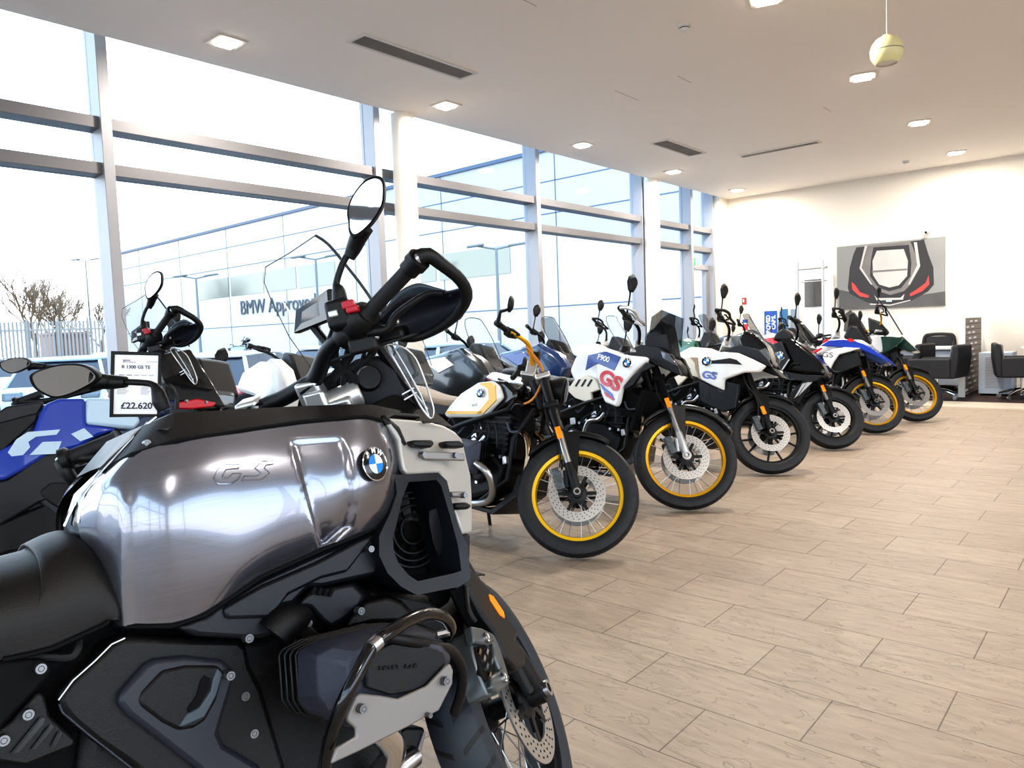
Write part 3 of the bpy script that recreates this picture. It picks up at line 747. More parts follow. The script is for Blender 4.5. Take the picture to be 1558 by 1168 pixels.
scn.cycles.max_bounces = 8; scn.cycles.diffuse_bounces = 4; scn.cycles.glossy_bounces = 4; scn.cycles.transparent_max_bounces = 16; scn.cycles.transmission_bounces = 6
scn.cycles.caustics_reflective = False; scn.cycles.caustics_refractive = False
scn.cycles.sample_clamp_indirect = 6

# ================================================================== MOTORCYCLES
RAKE = R_(26.2); SD = np.array([-math.sin(RAKE), 0, math.cos(RAKE)])
def cached(key, fn, _c={}):
    if key not in _c: _c[key] = fn()
    return _c[key]
class Bike:
    def __init__(s, px, py, yaw, lean, steer, label, group=None, WB=1.52, R=.335, trail=.11, name='motorcycle', z=0.0):
        s.WB, s.R = WB, R
        s.M = Matrix.Translation((px, py, z)) @ Matrix.Rotation(yaw, 4, 'Z') @ Matrix.Rotation(-lean, 4, 'X')
        s.root = empty(name, (0, 0, 0), 0, label, 'motorcycle', group); s.root.matrix_world = s.M
        s.Mi = np.array(s.M.inverted())
        s.ax = WB+trail
        a = Vector((s.ax-.3*math.tan(RAKE), 0, .3))
        s.S = Matrix.Translation(a) @ Matrix.Rotation(steer, 4, Vector(SD)) @ Matrix.Translation(-a)
        s.Si = np.array(s.S.inverted())
    def L(s, px, py, o):
        C_ = s.Mi[:3, :3] @ CAMP + s.Mi[:3, 3]; d = s.Mi[:3, :3] @ ray(px, py)
        t = (-o-C_[1])/d[1]; return C_+t*d
    def K(s, px, py, z): return s.Mi[:3, :3] @ D(px, py, z) + s.Mi[:3, 3]
    def LS(s, px, py, o):          # the same on the steered assembly's own side plane
        A = s.Si @ s.Mi; C_ = A[:3, :3] @ CAMP + A[:3, 3]; d = A[:3, :3] @ ray(px, py)
        t = (-o-C_[1])/d[1]; return C_+t*d
    def axis(s, z): return np.array([s.ax-z*math.tan(RAKE), 0, z])
    def part(s, name, mb, mat, st=False, par=None, **k):
        return obj(name, mb, mat, par or s.root, local=(s.S if st else None) if par is None else None, **k)
    def pts(s, pts, o): return [s.L(p[0], p[1], p[2] if len(p) > 2 else o) for p in pts]
    def panel(s, name, pts, o, mat, th=.03, mir=True, bevel=.006, par=None):
        q = s.pts(pts, o); a = s.part(name, MB().slab(q, (0, th, 0)), mat, bevel=bevel, seg=2, par=par)
        if mir: s.part(name, MB().slab([(x, -y, z) for x, y, z in q], (0, -th, 0)), mat, bevel=bevel, seg=2, par=par)
        return a
    def core(s, name, pts, w, mat, o=None, bevel=.03, par=None):
        q = [(p[0], p[2]) for p in s.pts(pts, w if o is None else o)]
        return s.part(name, MB().prism(q, -w, w), mat, bevel=bevel, seg=3, par=par)
    def bolt(s, px, py, o, r=.008, par=None, mat='boltsteel'):
        r *= .8
        p = s.L(px, py, o); m_ = MB().lathe([(0, -.006), (r*.45, -.006), (r*.5, -.003), (r*.55, -.006), (r*.95, -.006), (r, -.003), (r, .01), (0, .01)], 16, tuple(p))
        return s.part('bolt', m_, M[mat], par=par)
    def emblem(s, px, py, o, r, n=(.3, -.95, .1), par=None):
        p = s.L(px, py, o); z = Vector(n).normalized(); x = Vector((1, 0, 0)); x = (x-z*x.dot(z)).normalized(); y = z.cross(x)
        mt = frame(p, x, y)
        e_ = obj('emblem', MB().lathe([(0, .0), (r, .0), (r*1.0, .003), (r*.93, .0045), (0, .0045)], 36, axis='z'), M['blackgloss'], par or s.root, local=mt)
        q = e_ if par is None else None
        if q is None: return e_
        obj('emblem_rim', MB().tube([(r*math.cos(a), r*math.sin(a), .003) for a in np.linspace(0, 2*PI, 33)[:-1]], r*.05, 6, closed=True), M['chrome'], q)
        for k_ in range(4):
            a0 = k_*PI/2; w_ = MB(); vs = [(0, 0, .0055)]+[(r*.6*math.cos(a0+t*PI/16), r*.6*math.sin(a0+t*PI/16), .0055) for t in range(9)]
            w_.add(vs, [tuple(range(10))]); obj('emblem_quarter', w_, M['emblemblue' if k_ % 2 else 'emblemwhite'], q, flat=True)
        if r > .02:
            for ch, a in (('B', 2.25), ('M', PI/2), ('W', .9)):
                text('emblem_letter', ch, r*.42, M['emblemwhite'], frame((r*.8*math.cos(a), r*.8*math.sin(a), .005), (math.sin(a), -math.cos(a), 0), (math.cos(a), math.sin(a), 0)), q, .0004, bold=.0006)
        return e_

def wheel(B, name, x, R, w, Rr, rimmat, kind='spoke', st=True, discs=2, disc_r=.155, tyre=None):
    T_ = Matrix.Translation((x, 0, R)); loc = (B.S @ T_) if st else T_
    h = R-Rr; pf = [(Rr, -w*.40), (Rr+.2*h, -w*.49), (Rr+.5*h, -w*.5), (R-.22*h, -w*.44), (R-.07*h, -w*.26), (R, 0), (R-.07*h, w*.26), (R-.22*h, w*.44), (Rr+.5*h, w*.5), (Rr+.2*h, w*.49), (Rr, w*.40)]
    ty = obj(name, MB().lathe(pf, 72, closed=True), tyre or M['tyre'], B.root, local=loc)
    rp = [(Rr+.006, -w*.40), (Rr+.004, -w*.33), (Rr-.018, -w*.30), (Rr-.020, -w*.12), (Rr-.024, -w*.06), (Rr-.024, w*.06), (Rr-.020, w*.12), (Rr-.018, w*.30), (Rr+.004, w*.33), (Rr+.006, w*.40), (Rr+.002, w*.3), (Rr+.001, 0), (Rr+.002, -w*.3)]
    obj('rim', MB().lathe(rp, 72, closed=True), rimmat, ty)
    obj('hub', MB().lathe([(.0, -.06), (.02, -.06), (.02, -.045), (.045, -.045), (.048, -.03), (.025, -.02), (.025, .02), (.048, .03), (.045, .045), (.02, .045), (.02, .06), (0, .06)], 24), M['enginedark'], ty)
    if kind == 'spoke':
        sm = MB().cyl((.042, 0, 0), (Rr-.012, 0, 0), .0022, n=5); base = None
        for k in range(28):
            a = 2*PI*k/28; s_ = 1 if k % 2 else -1; tw = .42 if (k//2) % 2 else -.42
            p0 = Vector((.046*math.cos(a+tw), s_*.035, .046*math.sin(a+tw))); p1 = Vector(((Rr-.014)*math.cos(a+tw*.08), s_*w*.1, (Rr-.014)*math.sin(a+tw*.08)))
            d = p1-p0; q = Vector((1, 0, 0)).rotation_difference(d).to_matrix().to_4x4()
            mt = Matrix.Translation(p0) @ q @ Matrix.Diagonal((d.length, 1, 1, 1))
            if base is None:
                base = cached('spoke_mesh', lambda: obj('spoke', MB().cyl((0, 0, 0), (1, 0, 0), .0022, n=6), M['steel'], ty).data)
                if ty.children and ty.children[-1].name.startswith('spoke'): ty.children[-1].matrix_local = mt; continue
            o = bpy.data.objects.new('spoke', base); COL.objects.link(o); o.parent = ty; o.matrix_local = mt
    else:
        for k in range(5):
            for q in (-1, 1):
                a = 2*PI*k/5; a1 = a+q*.26
                obj('spoke', MB().tube([(.03*math.cos(a), 0, .03*math.sin(a)), (.10*math.cos(a+q*.12), 0, .10*math.sin(a+q*.12)), ((Rr-.01)*math.cos(a1), 0, (Rr-.01)*math.sin(a1))], [.016, .010, .009], 6), rimmat, ty)
    for k in range(discs):
        s_ = -1 if k == 0 else 1; y = s_*.072
        di = MB().lathe([(disc_r*.66, y-.0025), (disc_r, y-.0025), (disc_r, y+.0025), (disc_r*.66, y+.0025)], 56, closed=True)
        for j in range(6):
            a = 2*PI*j/6+.2; c_, n_ = math.cos(a), math.sin(a)
            di.obox((disc_r*.63*c_, y, disc_r*.63*n_), (disc_r*.09*c_, 0, disc_r*.09*n_), (-.012*n_, 0, .012*c_), (0, .0024, 0))
        dd = obj('brake_disc', di, M['disc'], ty, flat=True)
        hm = MB()
        for ri, rr in enumerate((.73, .82, .91)):
            for j in range(30):
                a = 2*PI*(j+ri*.33)/30; hm.cyl((rr*disc_r*math.cos(a), y+s_*.0026, rr*disc_r*math.sin(a)), (rr*disc_r*math.cos(a), y+s_*.0032, rr*disc_r*math.sin(a)), .0032, n=6)
        tag(obj('disc_perforation', hm, M['blackmat'], ty, flat=True), kind='stuff')
        cm = MB().lathe([(.0, y*.9), (.05, y*.9), (.055, y), (.03, y+s_*.012), (0, y+s_*.012)], 24)
        for j in range(6):
            a = 2*PI*j/6+.2; cm.obox((.07*math.cos(a), y, .07*math.sin(a)), (.035*math.cos(a), 0, .035*math.sin(a)), (-.010*math.sin(a), 0, .010*math.cos(a)), (0, .004, 0))
        obj('disc_carrier', cm, M['black'], ty)
    return ty

def fork(B, up='black', low='steel', foot='black', y=.10, top=.72, split=.36, refl=True, cal='caliper', guard=None):
    A = np.array([B.WB, 0, B.R])
    for s_ in (-1, 1):
        o = np.array([0, s_*y, 0]); a = A+o
        leg = B.part('fork_leg', MB().tube([a+SD*split, a+SD*(split+.02), a+SD*(split+.03), a+SD*top], [.031, .031, .027, .027], 18), M[up], st=True)
        B.part('fork_slider', MB().cyl(a+SD*.06, a+SD*(split+.01), .0205, n=16), M[low], st=True, par=None)
        ft = MB().tube([a+SD*.17, a+SD*.10, a+SD*.03, a-SD*.01], [.024, .028, .028, .022], 14)
        ft.lathe([(0, s_*.02), (.03, s_*.02), (.03, -s_*.02), (0, -s_*.02)], 18, tuple(a)); ft.cyl(a+SD*.12+np.array([-.03, 0, 0]), a+SD*.02+np.array([-.05, 0, 0]), .014)
        f_ = B.part('fork_foot', ft, M[foot], st=True)
        obj('axle_nut', MB().lathe([(.012, s_*.022), (.012, s_*.034), (.02, s_*.034), (.02, s_*.022)], 18, tuple(a), closed=True), M['steel'], f_)
        if cal is None: continue
        c = A+np.array([-.115, s_*.085, .055]); cb = MB().obox(c, (.02, 0, .012), (0, .028, 0), (-.03, 0, .055)).cyl(c+(-.01, s_*.03, .03), c+(-.01, -s_*.03, .03), .02).cyl(c+(.012, s_*.03, -.03), c+(.012, -s_*.03, -.03), .02)
        q = B.part('brake_caliper', cb, M[cal], st=True, bevel=.006)
        obj('caliper_bolt', MB().lathe([(0, s_*.04), (.008, s_*.04), (.008, s_*.03)], 10, tuple(c+(0, 0, .05))), M['steel'], q)
        B.part('brake_hose', MB().tube([c+(0, s_*.02, .06), c+(-.03, s_*.05, .2), a+SD*.45+(-.05, 0, 0), a+SD*.7], .005, 6, smooth=4), M['rubber'], st=True)
        if refl:
            c = a+SD*(split-.02)+np.array([-.005, s_*.036, 0]); B.part('side_reflector', MB().obox(c, (.014, 0, .007), (0, .004, 0), tuple(SD*.035)), M['amber'], st=True, bevel=.003)
    for z, mat in ((top-.02, 'silver'), (top-.20, up)):
        c = A+SD*z; B.part('fork_clamp', MB().obox(c+np.array([.0, 0, 0]), (.04, 0, .02), (0, y+.03, 0), tuple(SD*.018)), M[mat], st=True, bevel=.01)
def fender(B, mat, a0=50, a1=160, gap=.02, w=.065):
    Rf = B.R+gap; n = 14; rows = []
    for k in range(n+1):
        a = R_(a0+(a1-a0)*k/n); rw = w*(1 if 0 < k < n else .6)
        rows.append([(B.WB+(Rf-.012 if abs(j) == 1 else Rf)*math.cos(a), j*rw, B.R+(Rf-.03 if abs(j) == 1 else Rf)*math.sin(a)) for j in (-1, -.7, 0, .7, 1)])
    f_ = B.part('front_fender', MB().grid(rows), M[mat], st=True, solid=.006)
    for s_ in (-1, 1):
        p = np.array([B.WB, 0, B.R]); q0 = p+np.array([Rf*math.cos(R_(105)), s_*.06, Rf*math.sin(R_(105))])
        B.part('fender_stay', MB().slab([q0+(.05, 0, -.01), q0+(-.05, 0, -.005), p+SD*.12+(-.03, s_*.075, 0), p+SD*.10+(.03, s_*.075, 0)], (0, s_*.006, 0)), M[mat], st=True)
    return f_

def handlebar(B, zb=1.15, half=.41, back=.16, mat='black', guards='full', mirrors='leaf', grey=None, r=.0125, mh=.22):
    c = B.axis(zb-.08); xc = c[0]+.01; xe = xc-back
    pts = lambda s_: [(xc, 0, zb-.07), (xc, s_*.09, zb-.07), (xc-.01, s_*.16, zb-.02), (xc-.05, s_*.24, zb), (xe+.03, s_*.33, zb+.005), (xe, s_*half, zb)]
    B.part('handlebar', MB().tube([np.array(p) for p in pts(-1)[::-1]]+[np.array(p) for p in pts(1)[1:]], r, 10, smooth=3), M[mat], st=True)
    B.part('bar_clamp', MB().box(xc-.03, xc+.03, -.06, -.03, zb-.14, zb-.05).box(xc-.03, xc+.03, .03, .06, zb-.14, zb-.05).box(xc-.05, xc+.03, -.1, .1, zb-.16, zb-.135), M['silver'], st=True, bevel=.006)
    for s_ in (-1, 1):
        p = [np.array(q) for q in pts(s_)]; d = (p[5]-p[4])/np.linalg.norm(p[5]-p[4])
        g = B.part('grip', MB().tube([p[4]-d*.02, p[4], p[4]+d*.005, p[5], p[5]+d*.005], [.022, .022, .0165, .0165, .02], 14), M['rubber'], st=True)
        B.part('bar_end', MB().tube([p[5], p[5]+d*.03], [.02, .019], 14), M['black'], st=True)
        B.part('switch_cluster', MB().obox(p[4]-d*.05, tuple(d*.03), (.028, 0, .0), (0, 0, .024)), M['black'], st=True, bevel=.008)
        lv = [p[4]-d*.03+(.05, 0, -.01), p[4]+(.075, 0, -.015), p[4]+d*.09+(.07, 0, -.02), p[5]+(.055, 0, -.02)]
        B.part('lever', MB().tube(lv, [.009, .007, .007, .006], 8, smooth=4), M['steel' if grey else 'black'], st=True)
        if guards:
            e = p[5]+d*.03; i_ = p[4]-d*.06
            gl = [e, e+(.05, s_*.012, .002), e+(.10, -s_*.01, -.008), e+(.125, -s_*.08, -.02), i_+(.12, 0, -.03), i_+(.05, 0, -.02)]
            B.part('handguard_bar', MB().tube([np.array(q) for q in gl], [.014, .013, .012, .011, .01, .01], 8, smooth=4), M[grey or 'black'], st=True)
            if guards == 'full':
                up = [np.array(q)+(0.004, 0, .035) for q in gl[1:5]]; lo = [np.array(q)+(-.01, 0, -.045) for q in gl[1:5]]
                B.part('handguard', MB().grid([[tuple(q) for q in up], [tuple((np.array(a)+np.array(b_))/2+(.02, 0, 0)) for a, b_ in zip(up, lo)], [tuple(q) for q in lo]]), M['black'], st=True, solid=.006)
        if mirrors:
            b0 = p[4]-d*.03+(0, 0, .02)
            if mirrors == 'leaf':
                t1 = b0+(-.005, s_*.035, mh-.10)
                sm = B.part('mirror', MB().tube([b0-(0, 0, .02), b0+(0, 0, .01), b0+(.0, s_*.01, .03), b0+(.0, s_*.02, mh-.13), t1], [.013, .013, .006, .006, .010], 8, smooth=3), M['black'], st=True)
                ol = [(-.018, -.01), (-.045, .06), (-.035, .12), (0, .165), (.035, .12), (.048, .06), (.02, -.01)]
                pts3 = [t1+(a*.6, a*.8, b_*.78) for a, b_ in ol]
                obj('mirror_head', MB().rings([[q+(-.004, 0, 0) for q in pts3], [q+(.012, 0, 0) for q in pts3], [t1+(.028+a*.4, a*.5, .05+b_*.35) for a, b_ in ol]]), M['black'], sm, bevel=.004)
                obj('mirror_glass', MB().slab([t1+(-.007+a*.52, a*.69, .006+b_*.72) for a, b_ in ol], (.003, 0, 0)), M['mirror'], sm, flat=True)
            else:
                e = p[5]+d*.02; t1 = e+(.05, s_*.02, .085) if mirrors == 'bar_end' else b0+(-.02, s_*.06, .15)
                sm = B.part('mirror', MB().tube([e if mirrors == 'bar_end' else b0, (e if mirrors == 'bar_end' else b0)+(.01, s_*.045, .05), t1], [.014, .010, .009], 8), M['black'], st=True)
                obj('mirror_head', MB().lathe([(0, .02), (.03, .016), (.045, .004), (.047, -.004), (0, -.006)], 28, tuple(t1+(0, 0, .03)), axis='x'), M['black'], sm)
                obj('mirror_glass', MB().lathe([(0, -.008), (.042, -.007)], 28, tuple(t1+(0, 0, .03)), axis='x'), M['mirror'], sm)

def engine(B, disc='engine', head='bronze', rad=True, skid='black', boxer=False, finned=False):
    W_ = B.WB; x0 = W_-.98
    B.part('crankcase', MB().prism([(x0+.02, .30), (x0+.05, .52), (x0+.22, .58), (x0+.42, .56), (x0+.56, .46), (x0+.52, .30), (x0+.30, .23), (x0+.10, .24)], -.15, .15), M['enginedark'], bevel=.03, seg=3)
    cy = MB().prism([(x0+.26, .54), (x0+.34, .80), (x0+.56, .76), (x0+.54, .50)], -.13, .13)
    B.part('cylinder_block', cy, M['enginedark'], bevel=.02)
    for k in range(7 if finned else 4):
        z = .55+k*(.03 if finned else .05); B.part('cooling_fin', MB().box(x0+.27+(z-.55)*.3, x0+.585, -.155, .155, z, z+.009), M['enginedark'])
    for s_ in (-1, 1):
        B.part('clutch_cover', MB().lathe([(0, s_*.205), (.055, s_*.205), (.075, s_*.195), (.085, s_*.175), (.088, s_*.14)], 36, (x0+.17, 0, .41)), M[disc])
        B.part('alternator_cover', MB().lathe([(0, s_*.19), (.035, s_*.19), (.05, s_*.175), (.055, s_*.14)], 28, (x0+.40, 0, .40)), M['enginedark'])
        B.part('coolant_pipe', MB().tube([(x0+.30, s_*.175, .36), (x0+.27, s_*.19, .45), (x0+.30, s_*.19, .55), (x0+.38, s_*.18, .57), (x0+.42, s_*.17, .62)], .013, 8, smooth=4), M['steel'])
        B.part('exhaust_header', MB().tube([(x0+.55, s_*.06, .68), (x0+.66, s_*.075, .62), (x0+.685, s_*.085, .48), (x0+.62, s_*.085, .30), (x0+.45, s_*.09, .21), (x0+.1, s_*.10, .20)], .021, 12, smooth=4), M[head])
        B.part('frame_rail', MB().tube([(B.ax-.52, s_*.05, .92), (x0+.55, s_*.15, .78), (x0+.25, s_*.19, .68), (x0+.02, s_*.18, .60), (x0-.02, s_*.15, .40)], .015, 8), M['black'])
        B.part('frame_rail', MB().tube([(B.ax-.42, s_*.05, .80), (x0+.60, s_*.13, .62), (x0+.60, s_*.15, .38), (x0+.40, s_*.14, .24)], .013, 8), M['black'])
        B.part('footpeg', MB().cyl((x0-.02, s_*.16, .36), (x0-.02, s_*.27, .36), .014), M['black'])
    if rad:
        B.part('radiator', MB().slab([(x0+.62, -.16, .52), (x0+.70, -.16, .80), (x0+.70, .16, .80), (x0+.62, .16, .52)], (.03, 0, -.008)), M['blackmat'], bevel=.006)
    B.part('skid_plate', MB().prism([(x0+.05, .20), (x0+.50, .17), (x0+.68, .30), (x0+.69, .42), (x0+.66, .42), (x0+.63, .32), (x0+.48, .2), (x0+.05, .23)], -.13, .13), M[skid], bevel=.005)
    # loose detail between the covers
    r2_ = random.Random(11)
    for k in range(14):
        x, z = x0+r2_.uniform(.05, .6), r2_.uniform(.30, .78); m_ = M[('engine', 'steel', 'enginedark', 'engine')[k % 4]]
        for s_ in (-1, 1):
            c_ = np.array([x, s_*.165, z])
            if k % 2: B.part('engine_fitting', MB().obox(c_, (r2_.uniform(.012, .03), 0, .004), (0, .015, 0), (-.004, 0, r2_.uniform(.01, .03))), m_, bevel=.004)
            else: B.part('engine_pipe', MB().tube([c_, c_+np.array([.04, s_*.012, r2_.uniform(-.05, .05)]), c_+np.array([.09, 0, r2_.uniform(-.08, .08)])], .008, 8, smooth=3), m_)
    rnd = random.Random(3)
    for k in range(10):
        x, z = x0+rnd.uniform(.1, .55), rnd.uniform(.32, .72); 
        B.part('engine_bolt', MB().lathe([(0, -.172), (.010, -.172), (.011, -.15)], 10, (x, 0, z)), M['steel'])
    for k in range(4):
        B.part('cable', MB().tube([(x0+.3+.06*k, -.16, .70), (x0+.34+.06*k, -.18, .64), (x0+.22+.1*k, -.17, .56)], .006, 6, smooth=4), M['rubber'])

def rear(B, seat='leather', seatz=.86, tail='black', rim='black', kind='cast', panel=None):
    W_ = B.WB; x0 = W_-.98
    wheel(B, 'rear_wheel', 0, .325, .15, .225, M[rim], kind, st=False, discs=1, disc_r=.125)
    for s_ in (-1, 1):
        B.part('swingarm', MB().tube([(0, s_*.11, .32), (.2, s_*.12, .34), (x0, s_*.10, .42)], [.024, .028, .035], 10), M['black'])
        B.part('subframe_rail', MB().tube([(x0+.05, s_*.12, .66), (.15, s_*.11, .78), (-.12, s_*.09, .86)], .013, 8), M['black'])
    st_ = [(x0+.30, -.0, seatz+.05), (x0+.18, 0, seatz), (x0, 0, seatz-.01), (.32, 0, seatz+.02), (.22, 0, seatz+.06), (-.05, 0, seatz+.08), (-.16, 0, seatz+.07)]
    wd = [.07, .11, .14, .14, .12, .11, .06]
    rings = []
    for (x, _, z), w in zip(st_, wd): rings.append([(x, -w, z-.05), (x, -w*.95, z-.01), (x, -w*.5, z+.015), (x, 0, z+.02), (x, w*.5, z+.015), (x, w*.95, z-.01), (x, w, z-.05), (x, 0, z-.08)])
    B.part('seat', MB().rings(rings), M[seat], sub=1)
    B.part('tail_unit', MB().prism([(x0+.1, seatz-.12), (x0+.12, seatz-.03), (.2, seatz), (-.2, seatz+.05), (-.28, seatz+.0), (-.1, seatz-.06), (.15, seatz-.14)], -.10, .10), M[tail], bevel=.02)
    B.part('tail_light', MB().box(-.29, -.25, -.05, .05, seatz-.02, seatz+.02), M['red'], bevel=.005)
    B.part('rear_fender', MB().prism([(-.22, seatz-.02), (-.36, .55), (-.35, .54), (-.18, seatz-.06)], -.06, .06), M['black'])
    B.part('silencer', MB().tube([(x0+.05, -.16, .28), (.25, -.19, .40), (.1, -.20, .45), (-.2, -.21, .54)], [.025, .045, .055, .05], 18), M['steel'])
    B.part('side_stand', MB().tube([(x0+.18, .13, .30), (x0+.14, .26, .04), (x0+.12, .275, .015)], [.014, .011, .010], 8).obox((x0+.12, .28, .012), (.03, 0, 0), (0, .02, 0), (0, 0, .006)), M['black'])
    B.part('rear_shock', MB().tube([(x0-.02, 0, .45), (.4, 0, .74)], .035, 12), M['black'])
def belly(B, o=.12):     # dark core that closes the view through the bike
    x0 = B.WB-.98
    B.part('airbox', MB().prism([(x0-.05, .55), (x0+.0, .80), (x0+.35, .86), (x0+.56, .84), (x0+.62, .66), (x0+.3, .55)], -o, o), M['blackmat'], bevel=.03)
    B.part('steering_head', MB().cyl(B.axis(.80), B.axis(1.04), .035), M['black'])

ZR = lambda pts, ox, oy, s: [(ox+p[0]/s, oy+p[1]/s)+tuple(p[2:]) for p in pts]
c2 = lambda *p: ZR(p, 660, 440, 2.781)
c3 = lambda *p: ZR(p, 840, 410, 3.073)
c4 = lambda *p: ZR(p, 1010, 430, 3.893)
c5 = lambda *p: ZR(p, 1150, 430, 4.493)
c9 = lambda *p: ZR(p, 1080, 440, 7.785)
LEAN = R_(11.2); ST = R_(36)

# ---- second: yellow and white roadster
def b2():
    R = .338; WB = 1.52; p = H(868, 848, 2, 0)
    B = Bike(p[0]-WB, p[1], 0, LEAN, ST, 'white and yellow retro motorcycle with a yellow spoked front wheel', 'motorcycles facing the open floor', WB, R)
    wheel(B, 'front_wheel', WB, R, .10, .252, M['goldyellow'])
    fork(B, 'black', 'steel', 'black'); fender(B, 'black', 70, 150)
    handlebar(B, 1.12, .40, .17, 'gold', None, 'bar_end')
    engine(B, 'enginedark', 'bronze', False, finned=True); rear(B, 'tanseat', .84, kind='spoke', rim='goldyellow'); belly(B, .08)
    tk = B.core('fuel_tank', c2((35, 530), (60, 495), (110, 440), (180, 395), (240, 383), (300, 385), (345, 430), (340, 470), (240, 541), (205, 541), (50, 541)), .125, M['blackgloss'], o=.13, bevel=.03)
    B.panel('tank_panel', c2((37, 530), (62, 493), (112, 438), (182, 393), (240, 386), (268, 405), (284, 456), (207, 541), (52, 541)), .165, M['white'], .05, bevel=.02)
    for i, q in enumerate(([(190, 398), (238, 392), (258, 408), (262, 470), (205, 528), (180, 528), (232, 465), (228, 420)], [(55, 515), (205, 515), (205, 527), (50, 527)])):
        B.panel('tank_stripe', c2(*q), .171, M['yellow'], .01, bevel=0)
    B.emblem(731, 598, .176, .026, (.1, -1, .1))
    a = B.L(715, 622, .176); text('tank_lettering', 'R 12', .022, M['ink'], frame(B.L(722, 616, .172), (1, 0, .25), (-.2, 0, 1)), B.root, .0004)
    # boxer cylinder and its exhaust, forward of the crankcase
    x0 = WB-.98
    for s_ in (-1, 1):
        cyl = MB()
        for k in range(6): cyl.box(x0+.30, x0+.46, s_*(.15+k*.022), s_*(.155+k*.022)+s_*.006, .40, .58)
        B.part('cylinder', cyl.box(x0+.32, x0+.44, s_*.14, s_*.27, .43, .56), M['enginedark'])
        B.part('cylinder_head', MB().rings([[(x0+.28, s_*.26, .40), (x0+.48, s_*.26, .39), (x0+.49, s_*.26, .59), (x0+.29, s_*.26, .60)], [(x0+.30, s_*.33, .43), (x0+.46, s_*.33, .42), (x0+.46, s_*.33, .56), (x0+.31, s_*.33, .57)]]), M['engine'], bevel=.015, seg=3)
        B.part('exhaust_header', MB().tube([(x0+.48, s_*.29, .46), (x0+.56, s_*.28, .42), (x0+.56, s_*.22, .33), (x0+.46, s_*.15, .24), (x0+.2, s_*.12, .2)], .022, 12, smooth=4), M['steel'])
    B.part('oil_cooler', MB().box(x0+.56, x0+.60, -.10, .10, .50, .70), M['enginedark'], bevel=.008)
    B.part('headlight', MB().lathe([(0, -.07), (.06, -.06), (.085, 0), (.088, .03), (.07, .045), (0, .05)], 30, tuple(B.axis(.93)+(.13, 0, 0)), axis='x'), M['black'], st=True)
    B.part('headlight_lens', MB().lathe([(.078, .047), (.05, .056), (0, .06)], 30, tuple(B.axis(.93)+(.13, 0, 0)), axis='x'), M['lens'], st=True)
    B.part('instrument', MB().lathe([(0, -.02), (.045, -.02), (.05, .02), (0, .025)], 24, tuple(B.axis(1.10)+(.05, -.02, 0)), axis='x'), M['black'], st=True)
    for k in range(3): B.part('cable', MB().tube([B.axis(1.05)+(-.02, -.2+.05*k, .05), B.axis(.98)+(.06, -.12+.03*k, .02), B.axis(.85)+(-.03, -.06, 0), B.axis(.8)+(-.12, -.08, -.02)], .006, 6, smooth=5), M['orangewire'], st=True)
    return B
b2()

